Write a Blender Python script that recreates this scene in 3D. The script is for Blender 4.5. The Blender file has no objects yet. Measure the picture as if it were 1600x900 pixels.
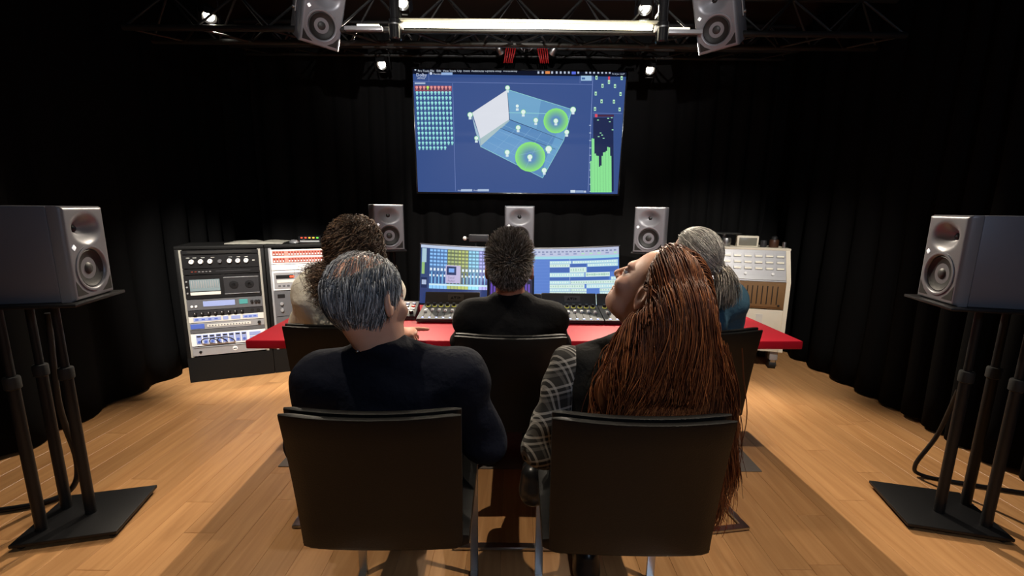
import bpy, bmesh, math, random
import numpy as np
from mathutils import Vector, Matrix, Euler

random.seed(7)
RNG = np.random.default_rng(7)
C = bpy.context.scene.collection
PI = math.pi
def R(a): return math.radians(a)

# ------------------------------------------------------------------ camera
cam_d = bpy.data.cameras.new('camera')
cam_d.sensor_width = 36.0
cam_d.lens = 36.0 * 686.0 / 1600.0
cam_d.clip_start = 0.02
cam = bpy.data.objects.new('camera', cam_d)
C.objects.link(cam)
cam.matrix_world = Matrix.Translation((0, 0, 1.3)) @ Matrix.Rotation(R(90 - 10.3), 4, 'X') @ Matrix.Rotation(R(0.6), 4, 'Z')
bpy.context.scene.camera = cam

# ------------------------------------------------------------------ world, light level, exposure
world = bpy.data.worlds.new('world')
bpy.context.scene.world = world
world.use_nodes = True
world.node_tree.nodes['Background'].inputs[0].default_value = (0.0, 0.0, 0.0, 1)
world.node_tree.nodes['Background'].inputs[1].default_value = 0.0
vs = bpy.context.scene.view_settings
vs.view_transform = 'Standard'
vs.look = 'None'
vs.gamma = 1.0
vs.use_curve_mapping = False
vs.exposure = 0.0
WARM = (1.0, 0.86, 0.68)
# cool fill light added at the rear, behind the photographer; no fixture
def area(name, loc, target, size, power, color):
    l = bpy.data.lights.new(name, 'AREA'); l.shape = 'DISK'; l.size = size; l.energy = power; l.color = color
    o = bpy.data.objects.new(name, l); C.objects.link(o)
    o.location = loc
    o.rotation_euler = (Vector(target) - Vector(loc)).to_track_quat('-Z', 'Y').to_euler()
    return o
area('rear_fill_light', (0.9, -1.1, 2.3), (0.5, 1.5, 0.9), 0.5, 13.0, (0.62, 0.76, 1.0))

# ------------------------------------------------------------------ helpers
def srgb(r, g, b):
    def c(v):
        v /= 255.0
        return v / 12.92 if v <= 0.04045 else ((v + 0.055) / 1.055) ** 2.4
    return (c(r), c(g), c(b))

MATS = {}
def mat(name, col, rough=0.5, metal=0.0, spec=0.5, emit=None, estr=0.0, vary=0.0, scale=30.0, bump=0.0, bscale=None, coat=0.0, bdist=0.002):
    if name in MATS: return MATS[name]
    m = bpy.data.materials.new(name); m.use_nodes = True
    nt = m.node_tree; b = nt.nodes['Principled BSDF']
    b.inputs['Base Color'].default_value = (*col, 1)
    b.inputs['Roughness'].default_value = rough
    b.inputs['Metallic'].default_value = metal
    b.inputs['Specular IOR Level'].default_value = spec
    b.inputs['Coat Weight'].default_value = coat
    if emit:
        b.inputs['Emission Color'].default_value = (*emit, 1); b.inputs['Emission Strength'].default_value = estr
    if vary or bump:
        tc = nt.nodes.new('ShaderNodeTexCoord')
        n = nt.nodes.new('ShaderNodeTexNoise'); n.inputs['Scale'].default_value = scale; n.inputs['Detail'].default_value = 5
        nt.links.new(tc.outputs['Object'], n.inputs['Vector'])
        if vary:
            mx = nt.nodes.new('ShaderNodeMix'); mx.data_type = 'RGBA'
            mx.inputs['A'].default_value = (*[min(1, c * (1 + vary)) for c in col], 1)
            mx.inputs['B'].default_value = (*[c * (1 - vary) for c in col], 1)
            nt.links.new(n.outputs['Fac'], mx.inputs['Factor'])
            nt.links.new(mx.outputs['Result'], b.inputs['Base Color'])
        if bump:
            n2 = n
            if bscale:
                n2 = nt.nodes.new('ShaderNodeTexNoise'); n2.inputs['Scale'].default_value = bscale; n2.inputs['Detail'].default_value = 4
                nt.links.new(tc.outputs['Object'], n2.inputs['Vector'])
            bp = nt.nodes.new('ShaderNodeBump'); bp.inputs['Strength'].default_value = bump; bp.inputs['Distance'].default_value = bdist
            nt.links.new(n2.outputs['Fac'], bp.inputs['Height'])
            nt.links.new(bp.outputs['Normal'], b.inputs['Normal'])
    MATS[name] = m
    return m

def attr_mat(name, estr=None, rough=0.5, spec=0.5):
    """material whose colour comes from the mesh colour attribute 'Col' (emitting when estr is given)"""
    if name in MATS: return MATS[name]
    m = bpy.data.materials.new(name); m.use_nodes = True
    nt = m.node_tree; b = nt.nodes['Principled BSDF']
    a = nt.nodes.new('ShaderNodeAttribute'); a.attribute_name = 'Col'
    if estr is None:
        nt.links.new(a.outputs['Color'], b.inputs['Base Color'])
    else:
        b.inputs['Base Color'].default_value = (0.01, 0.01, 0.01, 1)
        nt.links.new(a.outputs['Color'], b.inputs['Emission Color'])
        b.inputs['Emission Strength'].default_value = estr
    b.inputs['Roughness'].default_value = rough
    b.inputs['Specular IOR Level'].default_value = spec
    MATS[name] = m
    return m

def tag(o, label=None, cat=None, group=None, kind=None):
    if label: o['label'] = label
    if cat: o['category'] = cat
    if group: o['group'] = group
    if kind: o['kind'] = kind
    return o

def link(o, parent=None):
    C.objects.link(o)
    if parent is not None: o.parent = parent
    return o

def thing(name, label, cat, loc=(0, 0, 0), rot=0.0, group=None):
    o = bpy.data.objects.new(name, None); o.empty_display_size = 0.05
    o.location = loc
    o.rotation_euler = (0, 0, rot) if not isinstance(rot, (tuple, list)) else rot
    link(o)
    return tag(o, label, cat, group)

def copy_tree(o, parent=None):
    c = o.copy(); C.objects.link(c)
    if parent is not None: c.parent = parent
    for ch in list(o.children): copy_tree(ch, c)
    return c

class MB:
    def __init__(s): s.v = []; s.f = []
    def add(s, vs_, fs):
        n = len(s.v); s.v += [tuple(p) for p in vs_]; s.f += [tuple(i + n for i in q) for q in fs]; return s
    def box(s, c, d, m=None):
        x, y, z = d[0] / 2, d[1] / 2, d[2] / 2
        vs_ = [Vector((i * x, j * y, k * z)) for i in (-1, 1) for j in (-1, 1) for k in (-1, 1)]
        if m is not None: vs_ = [m @ p for p in vs_]
        vs_ = [p + Vector(c) for p in vs_]
        return s.add(vs_, [(0, 1, 3, 2), (4, 6, 7, 5), (0, 4, 5, 1), (2, 3, 7, 6), (0, 2, 6, 4), (1, 5, 7, 3)])
    def rbox(s, c, d, r=0.005, seg=2, m=None):
        bm = bmesh.new(); bmesh.ops.create_cube(bm, size=1.0)
        bmesh.ops.scale(bm, vec=d, verts=bm.verts)
        bmesh.ops.bevel(bm, geom=list(bm.edges), offset=r, segments=seg, affect='EDGES', profile=0.5)
        bm.verts.index_update()
        vs_ = [(m @ v.co if m is not None else v.co) + Vector(c) for v in bm.verts]
        fs = [tuple(v.index for v in f.verts) for f in bm.faces]; bm.free()
        return s.add(vs_, fs)
    def ring(s, c, ax, r, n, ph=0.0):
        ax = Vector(ax).normalized(); u = ax.orthogonal().normalized(); w = ax.cross(u)
        return [Vector(c) + (u * math.cos(ph + 2 * PI * i / n) + w * math.sin(ph + 2 * PI * i / n)) * r for i in range(n)]
    def loft(s, rings, cap=True, close=False):
        n = len(rings[0]); vs_ = [p for r_ in rings for p in r_]; fs = []
        m = len(rings)
        for i in range(m if close else m - 1):
            j = (i + 1) % m
            for k in range(n):
                l = (k + 1) % n
                fs.append((i * n + k, i * n + l, j * n + l, j * n + k))
        if cap and not close:
            fs.append(tuple(range(n - 1, -1, -1))); fs.append(tuple((m - 1) * n + k for k in range(n)))
        return s.add(vs_, fs)
    def cyl(s, a, b, r, r2=None, n=16):
        a = Vector(a); b = Vector(b); r2 = r if r2 is None else r2
        return s.loft([s.ring(a, b - a, r, n), s.ring(b, b - a, r2, n)])
    def tube(s, pts, r, n=8):
        pts = [Vector(p) for p in pts]; rings = []
        t0 = (pts[1] - pts[0]).normalized(); u = t0.orthogonal().normalized()
        for i, p in enumerate(pts):
            t = (pts[min(i + 1, len(pts) - 1)] - pts[max(i - 1, 0)]).normalized()
            u = (u - t * u.dot(t)).normalized(); w = t.cross(u)
            rings.append([p + (u * math.cos(2 * PI * k / n) + w * math.sin(2 * PI * k / n)) * r for k in range(n)])
        return s.loft(rings)
    def lathe(s, prof, n=24, m=None, cap=True):
        rings = []
        for r, z in prof:
            ring = [Vector((r * math.cos(2 * PI * k / n), r * math.sin(2 * PI * k / n), z)) for k in range(n)]
            if m is not None: ring = [m @ p for p in ring]
            rings.append(ring)
        return s.loft(rings, cap)
    def prism(s, pts, a, b, axis='x'):
        """extrude a 2-D outline between a and b along an axis; outline in the other two"""
        def P(q, t):
            return Vector((t, q[0], q[1])) if axis == 'x' else Vector((q[0], t, q[1])) if axis == 'y' else Vector((q[0], q[1], t))
        return s.loft([[P(q, a) for q in pts], [P(q, b) for q in pts]])
    def build(s, name, material, parent=None, smooth=None, loc=None, rot=None):
        me = bpy.data.meshes.new(name); me.from_pydata([tuple(p) for p in s.v], [], s.f)
        bm = bmesh.new(); bm.from_mesh(me); bmesh.ops.recalc_face_normals(bm, faces=list(bm.faces)); bm.to_mesh(me); bm.free()
        if smooth:
            me.shade_smooth(); me.set_sharp_from_angle(angle=R(smooth))
        me.materials.append(material)
        o = bpy.data.objects.new(name, me)
        if loc is not None: o.location = loc
        if rot is not None: o.rotation_euler = rot
        return link(o, parent)

def mesh_np(name, V, F, material, parent=None, smooth=True, col=None, loc=None, rot=None):
    """numpy mesh; F (n,k) quads or triangles; col (nverts,3) point colours"""
    me = bpy.data.meshes.new(name)
    V = np.ascontiguousarray(V, dtype=np.float32); F = np.ascontiguousarray(F, dtype=np.int32)
    k = F.shape[1]
    me.vertices.add(len(V)); me.vertices.foreach_set('co', V.ravel())
    me.loops.add(F.size); me.loops.foreach_set('vertex_index', F.ravel())
    me.polygons.add(len(F)); me.polygons.foreach_set('loop_start', np.arange(0, F.size, k, dtype=np.int32))
    me.update(calc_edges=True)
    if col is not None:
        a = me.color_attributes.new('Col', 'FLOAT_COLOR', 'POINT')
        cc = np.ones((len(V), 4), np.float32); cc[:, :3] = col
        a.data.foreach_set('color', cc.ravel())
    if smooth: me.shade_smooth()
    me.materials.append(material)
    o = bpy.data.objects.new(name, me)
    if loc is not None: o.location = loc
    if rot is not None: o.rotation_euler = rot
    return link(o, parent)

# ------------------------------------------------------------------ materials
M_BLACKMETAL = mat('black_metal', (0.009, 0.009, 0.010), 0.45, 0.0, 0.3, bump=0.15, scale=300)
M_BLACKPLASTIC = mat('black_plastic', (0.012, 0.012, 0.013), 0.45, bump=0.1, scale=400)
M_GLOSSBLACK = mat('gloss_black', (0.008, 0.008, 0.009), 0.18)
M_CURTAIN = mat('black_curtain_cloth', (0.0022, 0.0022, 0.0024), 0.95, 0, 0.1, vary=0.2, scale=18, bump=0.3, bscale=500)
M_CURTAINBACK = mat('grey_black_curtain_cloth', (0.006, 0.006, 0.0063), 0.95, 0, 0.1, vary=0.2, scale=18, bump=0.3, bscale=500)
M_RACKBLACK = mat('rack_black_paint', (0.005, 0.005, 0.005), 0.6, 0, 0.2, bump=0.1, scale=300)
M_WALL = mat('black_wall_paint', (0.006, 0.006, 0.006), 0.9, 0, 0.2, vary=0.15, scale=6)
M_CEIL = mat('brown_ceiling_board', (0.022, 0.010, 0.005), 0.8, 0, 0.3, vary=0.3, scale=4)
M_TRUSS = mat('truss_black_metal', (0.020, 0.020, 0.020), 0.5, 0.4, vary=0.2, scale=25)
M_CHROME = mat('brushed_steel', (0.50, 0.50, 0.50), 0.28, 1.0, vary=0.08, scale=60)
M_ALU = mat('dull_aluminium', (0.33, 0.33, 0.33), 0.38, 1.0, vary=0.15, scale=25)
M_LEATHER = mat('black_leather', (0.0040, 0.0038, 0.0036), 0.46, 0, 0.28, vary=0.2, scale=20, bump=0.25, bscale=260)
M_SPK = mat('speaker_grey_lacquer', srgb(128, 128, 134), 0.38, 0.25, 0.5, vary=0.04, scale=250, bump=0.05, bscale=600)
M_SPKSIDE = mat('speaker_side_lacquer', srgb(112, 113, 122), 0.5, 0.2, 0.5, vary=0.06, scale=350, bump=0.12, bscale=700)
M_CONE = mat('woofer_grille', (0.018, 0.018, 0.018), 0.55, 0.3, bump=0.4, scale=500)
M_DUST = mat('dust_cap', (0.030, 0.030, 0.030), 0.5)
M_LOGO = mat('lit_logo_white', (0.9, 0.9, 0.9), 0.4, emit=(1, 1, 1), estr=0.55)
M_RED = mat('red_desk_lacquer', srgb(176, 22, 42), 0.50, 0, 0.2, vary=0.05, scale=8)
M_REDEDGE = mat('red_desk_edge', srgb(190, 20, 38), 0.22, 0, 0.6)
M_WHITE = mat('cream_white_paint', srgb(226, 218, 200), 0.45, vary=0.04, scale=20)
M_OFFWHITE = mat('off_white_plastic', srgb(215, 212, 205), 0.5)
M_LGREY = mat('light_grey_metal', srgb(165, 165, 168), 0.4, 0.3, vary=0.05, scale=40)
M_MGREY = mat('mid_grey_metal', srgb(105, 106, 110), 0.42, 0.3, vary=0.06, scale=40)
M_DGREY = mat('dark_grey_metal', srgb(48, 48, 51), 0.45, 0.2, vary=0.08, scale=40)
M_FACEBLACK = mat('anodised_black', srgb(26, 26, 28), 0.42, 0.2, vary=0.1, scale=50)
M_BLUE = mat('blue_label', srgb(80, 105, 190), 0.4)
M_PALEBLUE = mat('pale_blue_panel', srgb(150, 165, 215), 0.4)
M_WHITEPLAST = mat('white_plastic', srgb(236, 236, 236), 0.4)
M_REDPLAST = mat('red_plastic', srgb(150, 60, 45), 0.4)
M_BROWN = mat('brown_perforated_panel', srgb(128, 96, 62), 0.6, vary=0.08, scale=60)
M_DARKBROWN = mat('dark_brown', srgb(66, 40, 26), 0.4, vary=0.2, scale=30)
M_SLOT = mat('dark_slot', (0.006, 0.005, 0.004), 0.7)
M_RUBBER = mat('black_rubber', (0.008, 0.008, 0.008), 0.7)
M_CABLE = mat('black_cable', (0.006, 0.006, 0.007), 0.5)
M_REDCABLE = mat('red_cable', srgb(150, 14, 18), 0.45)
M_SKIRT = mat('baseboard_paint', srgb(200, 200, 205), 0.5)
M_MATGREY = mat('grey_floor_mat', srgb(112, 104, 98), 0.6, vary=0.06, scale=120, bump=0.1, bscale=400)

# ------------------------------------------------------------------ room shell
XW, YB, YF, ZC = 2.72, 4.50, -2.3, 3.0
def struct(o): o['kind'] = 'structure'; return o
floor = struct(MB().box((0, 1.1, -0.03), (2 * XW + .3, 7.1, 0.044)).build('floor', mat('floor_underlay', srgb(140, 96, 56), 0.5, vary=0.1, scale=8)))
struct(MB().box((0, 1.1, ZC + .05), (2 * XW + .3, 7.1, 0.1)).build('ceiling', M_CEIL))
struct(MB().box((-XW - .05, 1.1, 1.5), (0.1, 7.1, 3.0)).build('wall_left', M_WALL))
struct(MB().box((XW + .05, 1.1, 1.5), (0.1, 7.1, 3.0)).build('wall_right', M_WALL))
struct(MB().box((0, YB + .05, 1.5), (2 * XW, 0.1, 3.0)).build('wall_back', M_WALL))
struct(MB().box((0, YF - .05, 1.5), (2 * XW, 0.1, 3.0)).build('wall_front', mat('front_wall_paint', (0.10, 0.10, 0.11), 0.9)))
struct(MB().box((XW - .012, 1.1, 0.05), (0.02, 6.8, 0.10)).build('baseboard_right', M_SKIRT))
struct(MB().box((-XW + .012, 1.1, 0.05), (0.02, 6.8, 0.10)).build('baseboard_left', M_SKIRT))

# laminate planks: every board is a piece of the floor
def plank_material():
    m = bpy.data.materials.new('beech_laminate'); m.use_nodes = True
    nt = m.node_tree; b = nt.nodes['Principled BSDF']; L = nt.links
    g = nt.nodes.new('ShaderNodeNewGeometry'); oi = nt.nodes.new('ShaderNodeObjectInfo')
    mul = nt.nodes.new('ShaderNodeVectorMath'); mul.operation = 'MULTIPLY'; mul.inputs[1].default_value = (34, 2.2, 1)
    add = nt.nodes.new('ShaderNodeVectorMath'); add.operation = 'ADD'
    sc = nt.nodes.new('ShaderNodeMath'); sc.operation = 'MULTIPLY'; sc.inputs[1].default_value = 40
    L.new(oi.outputs['Random'], sc.inputs[0]); L.new(g.outputs['Position'], mul.inputs[0])
    L.new(mul.outputs[0], add.inputs[0]); L.new(sc.outputs[0], add.inputs[1])
    n = nt.nodes.new('ShaderNodeTexNoise'); n.inputs['Scale'].default_value = 1.0; n.inputs['Detail'].default_value = 6; n.inputs['Distortion'].default_value = 0.7
    L.new(add.outputs[0], n.inputs['Vector'])
    r1 = nt.nodes.new('ShaderNodeValToRGB')
    r1.color_ramp.elements[0].position = 0.3; r1.color_ramp.elements[0].color = (*srgb(180, 130, 83), 1)
    r1.color_ramp.elements[1].position = 0.75; r1.color_ramp.elements[1].color = (*srgb(206, 156, 105), 1)
    L.new(n.outputs['Fac'], r1.inputs[0])
    hv = nt.nodes.new('ShaderNodeHueSaturation')
    mr = nt.nodes.new('ShaderNodeMapRange'); mr.inputs['To Min'].default_value = 0.86; mr.inputs['To Max'].default_value = 1.08
    L.new(oi.outputs['Random'], mr.inputs['Value']); L.new(mr.outputs[0], hv.inputs['Value']); L.new(r1.outputs[0], hv.inputs['Color'])
    L.new(hv.outputs[0], b.inputs['Base Color'])
    b.inputs['Roughness'].default_value = 0.36; b.inputs['Specular IOR Level'].default_value = 0.4
    bp = nt.nodes.new('ShaderNodeBump'); bp.inputs['Strength'].default_value = 0.08; bp.inputs['Distance'].default_value = 0.001
    L.new(n.outputs['Fac'], bp.inputs['Height']); L.new(bp.outputs[0], b.inputs['Normal'])
    return m
M_PLANK = plank_material()
PW = 0.128
pm = bpy.data.meshes.new('plank')
def plank_mesh():
    e = 0.0009
    mb = MB(); w = PW / 2 - 0.0003
    mb.loft([[(-w, 0, -.008), (w, 0, -.008), (w, 1, -.008), (-w, 1, -.008)], [(-w, 0, -e), (w, 0, -e), (w, 1, -e), (-w, 1, -e)],
             [(-w + e, .001, 0), (w - e, .001, 0), (w - e, .999, 0), (-w + e, .999, 0)]])
    return mb
p0 = plank_mesh().build('plank', M_PLANK, floor)
first = True
ncol = int(2 * XW / PW) + 1
for i in range(ncol):
    x = -XW + PW * (i + .5)
    if x > XW: break
    y = -0.15 - random.random() * 0.9
    while y < YB:
        ln = random.choice((0.98, 1.2, 1.2, 1.38))
        y1 = min(y + ln, YB)
        if y1 > -0.1:
            o = p0 if first else p0.copy()
            if not first: link(o, floor)
            first = False
            o.location = (x, y, 0.0); o.scale = (1, y1 - y - 0.0006, 1)
        y = y1

# ------------------------------------------------------------------ curtains
def curtain(name, label, a, b, z0, z1, amp, wl, seed, cloth=None):
    rg = random.Random(seed)
    a = Vector((*a, 0)); b = Vector((*b, 0)); L = (b - a).length; t = (b - a).normalized(); nrm = Vector((-t.y, t.x, 0))
    n = int(L / 0.012); rows = 14; V = []; ph = 0.0; prof = []
    for i in range(n + 1):
        s = i * L / n
        k = wl * (1 + 0.25 * math.sin(s * 1.7 + seed) + 0.15 * math.sin(s * 4.1 + 2 * seed))
        ph += 2 * PI * (L / n) / k
        w = math.sin(ph); w = math.copysign(abs(w) ** 0.75, w)
        prof.append((s, w * amp * (0.8 + 0.3 * math.sin(s * 2.3 + seed)), math.cos(ph)))
    for r in range(rows + 1):
        z = z0 + (z1 - z0) * r / rows; f = 1.12 - 0.35 * r / rows
        for s, o, c in prof:
            p = a + t * (s + 0.012 * c * f) + nrm * (o * f + 0.008 * math.sin(z * 3 + s * 5))
            V.append((p.x, p.y, z + (0.006 * math.sin(s * 9) if r == 0 else 0)))
    W = n + 1
    F = [(r * W + i, r * W + i + 1, (r + 1) * W + i + 1, (r + 1) * W + i) for r in range(rows) for i in range(n)]
    o = mesh_np(name, np.array(V), np.array(F), cloth or M_CURTAIN)
    m = o.modifiers.new('thickness', 'SOLIDIFY'); m.thickness = 0.003
    return tag(o, label, 'curtain')
curtain('stage_curtain', 'long black pleated curtain along the wall behind the left speaker stand', (-2.53, -1.6), (-2.61, 4.2), 0.016, 2.9, 0.045, 0.27, 1)
curtain('stage_curtain', 'long black pleated curtain along the wall behind the right speaker stand', (2.54, 4.2), (2.54, -1.6), 0.020, 2.9, 0.045, 0.25, 2)
curtain('stage_curtain', 'black pleated curtain across the back behind the wall screen', (-2.45, 4.30), (2.45, 4.30), 0.016, 2.9, 0.030, 0.24, 3, M_CURTAINBACK)

# ------------------------------------------------------------------ studio monitors (loudspeakers)
SW, SH, SD = 0.225, 0.345, 0.273
def speaker_proto():
    root = thing('studio_speaker', 'x', 'speaker')
    MB().rbox((0, 0.0225, SH / 2), (SW, SD - 0.045, SH), 0.006, 2).build('cabinet', M_SPKSIDE, root, 40)
    nx, nz = 41, 63
    xs = np.linspace(-SW / 2, SW / 2, nx); zs = np.linspace(0, SH, nz)
    X, Z = np.meshgrid(xs, zs)
    dep = np.zeros_like(X)
    ex = np.minimum(SW / 2 - abs(X), np.minimum(Z, SH - Z)); rr = 0.014
    e = np.clip(rr - ex, 0, rr); dep += rr - np.sqrt(np.maximum(rr * rr - e * e, 0))
    q = np.sqrt((X / 0.088) ** 2 + ((Z - 0.262) / 0.066) ** 2); w = np.clip(1 - q, 0, 1); dep += 0.046 * (w * w * (3 - 2 * w))
    q = np.sqrt(X ** 2 + (Z - 0.112) ** 2); dep += np.where(q < 0.083, 0.012, 0.0)
    V = np.stack([X, -SD / 2 + dep, Z], -1).reshape(-1, 3)
    F = [(j * nx + i, j * nx + i + 1, (j + 1) * nx + i + 1, (j + 1) * nx + i) for j in range(nz - 1) for i in range(nx - 1)]
    loop = [i for i in range(nx)] + [j * nx + nx - 1 for j in range(1, nz)] + [(nz - 1) * nx + i for i in range(nx - 2, -1, -1)] + [j * nx for j in range(nz - 2, 0, -1)]
    n0 = len(V); back = V[loop].copy(); back[:, 1] = -SD / 2 + 0.044
    back[:, 0] *= 1.0; V = np.vstack([V, back])
    for k in range(len(loop)):
        l = (k + 1) % len(loop); F.append((loop[k], n0 + k, n0 + l, loop[l]))
    o = mesh_np('baffle', V, np.array(F), M_SPK, root); o.data.set_sharp_from_angle(angle=R(50))
    toF = lambda x, y, z: Matrix.Translation((x, y, z)) @ Matrix.Rotation(R(90), 4, 'X')   # lathe axis -> -Y
    f = -SD / 2
    MB().lathe([(0.074, -0.012), (0.084, -0.012), (0.088, -0.002), (0.087, 0.003), (0.081, 0.0045), (0.075, 0.001), (0.073, -0.006)], 48, toF(0, f, 0.112), False).build('woofer_ring', M_SPK, root, 50)
    wf = MB().lathe([(0.0745, -0.006), (0.068, -0.003), (0.060, -0.009), (0.035, -0.013), (0.0, -0.014)], 48, toF(0, f, 0.112), False).build('woofer_cone', M_CONE, root, 50)
    MB().lathe([(0.023, -0.0125), (0.018, -0.0075), (0.010, -0.0050), (0.0005, -0.0042)], 32, toF(0, f, 0.112), False).build('dust_cap', M_DUST, wf, 60)
    MB().lathe([(0.017, 0.0), (0.015, 0.006), (0.009, 0.011), (0.0005, 0.0125)], 24, toF(0, f + 0.047, 0.262), False).build('tweeter', M_FACEBLACK, root, 60)
    for s in (-1, 1):
        MB().prism([(s * 0.098, 0.018), (s * 0.040, 0.018), (s * 0.072, 0.040), (s * 0.098, 0.074)], f - 0.0006, f + 0.006, 'y').build('port', M_SLOT, root)
    lg = MB(); lg.rbox((0, 0, 0), (0.0165, 0.003, 0.0165), 0.002, 2, Matrix.Rotation(R(45), 3, 'Y')); 
    lg.build('logo_light', M_LOGO, root, 40, loc=(-0.081, f - 0.0012, 0.196))
    return root
SPK = speaker_proto(); SPK_USED = [False]
def speaker(loc, rot, label, group=None):
    o = copy_tree(SPK) if SPK_USED[0] else SPK
    SPK_USED[0] = True
    o.location = loc; o.rotation_euler = rot; o['label'] = label
    if group: o['group'] = group
    return o

# tripod-column stands: local front = -Y
def spk_stand(loc, rot, label, h, poles, base=(0.30, 0.345), flip=1):
    root = thing('speaker_stand', label, 'speaker stand', loc, rot)
    MB().rbox((0, 0, 0.024), (base[0], base[1], 0.014), 0.003).build('base_plate', M_BLACKMETAL, root, 40)
    for sx in (-1, 1):
        for sy in (-1, 1):
            MB().lathe([(0.010, 0.0), (0.013, 0.004), (0.013, 0.010), (0.006, 0.018)], 16).build('foot', M_RUBBER, root, 40, loc=(sx * (base[0] / 2 - .025), sy * (base[1] / 2 - .025), 0))
    for (x, y) in poles:
        p = MB().cyl((x, y, 0.030), (x, y, h * 0.69), 0.0185, n=20).build('lower_pole', M_BLACKMETAL, root, 40)
        MB().lathe([(0.0185, h * 0.655), (0.0245, h * 0.66), (0.0245, h * 0.70), (0.0225, h * 0.706), (0.014, h * 0.708)], 20, Matrix.Translation((x, y, 0)), True).build('collar', M_RUBBER, p, 40)
        MB().cyl((x, y, h * 0.69), (x, y, h - 0.010), 0.0135, n=16).build('upper_pole', M_BLACKMETAL, root, 40)
    MB().rbox((0, 0, h - 0.005), (base[0] * 0.97, base[1] * 0.95, 0.012), 0.003).build('top_plate', M_BLACKMETAL, root, 40)
    return root
HST = 0.945
# the left stand fires towards +X (local -Y -> world +X): rotate by +90 deg and a little further
spk_stand((-1.755, 1.635, 0), R(90 + 14), 'black three-pole speaker stand on the left, its cable trailing off the frame edge', HST, [(-0.075, 0.115), (0.060, 0.115), (0.0, -0.005)], (0.305, 0.345))
aL = R(90 + 14)
def loc_rot(c, a, x, y): return (c[0] + x * math.cos(a) - y * math.sin(a), c[1] + x * math.sin(a) + y * math.cos(a))
p = loc_rot((-1.755, 1.635), aL, 0, -0.01)
speaker((p[0], p[1], HST + 0.001), (0, 0, aL), 'grey studio loudspeaker on the left floor stand')
aR = R(-90 - 14)
spk_stand((1.865, 1.725, 0), aR, 'black three-pole speaker stand on the right beside the pleated curtain', HST, [(0.085, 0.125), (-0.06, 0.145), (0.03, -0.005)], (0.305, 0.360))
p = loc_rot((1.865, 1.725), aR, 0, -0.01)
speaker((p[0], p[1], HST + 0.001), (0, 0, aR), 'grey studio loudspeaker on the right floor stand')
# three front speakers behind the desk
for (x, y, a, lb, wh) in ((-0.99, 3.47, 25, 'leftmost of the three grey loudspeakers under the wall screen', 'left'), (0.05, 3.50, 1, 'middle one of the three grey loudspeakers under the wall screen', 'middle'), (1.085, 3.47, -24, 'rightmost of the three grey loudspeakers under the wall screen', 'right')):
    spk_stand((x, y, 0), R(a), 'black stand carrying the %s loudspeaker under the wall screen' % wh, 0.972, [(-0.06, 0.05), (0.06, 0.05), (0, -0.06)], (0.26, 0.30))
    speaker((x, y, 0.973), (0, 0, R(a)), lb)

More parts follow.
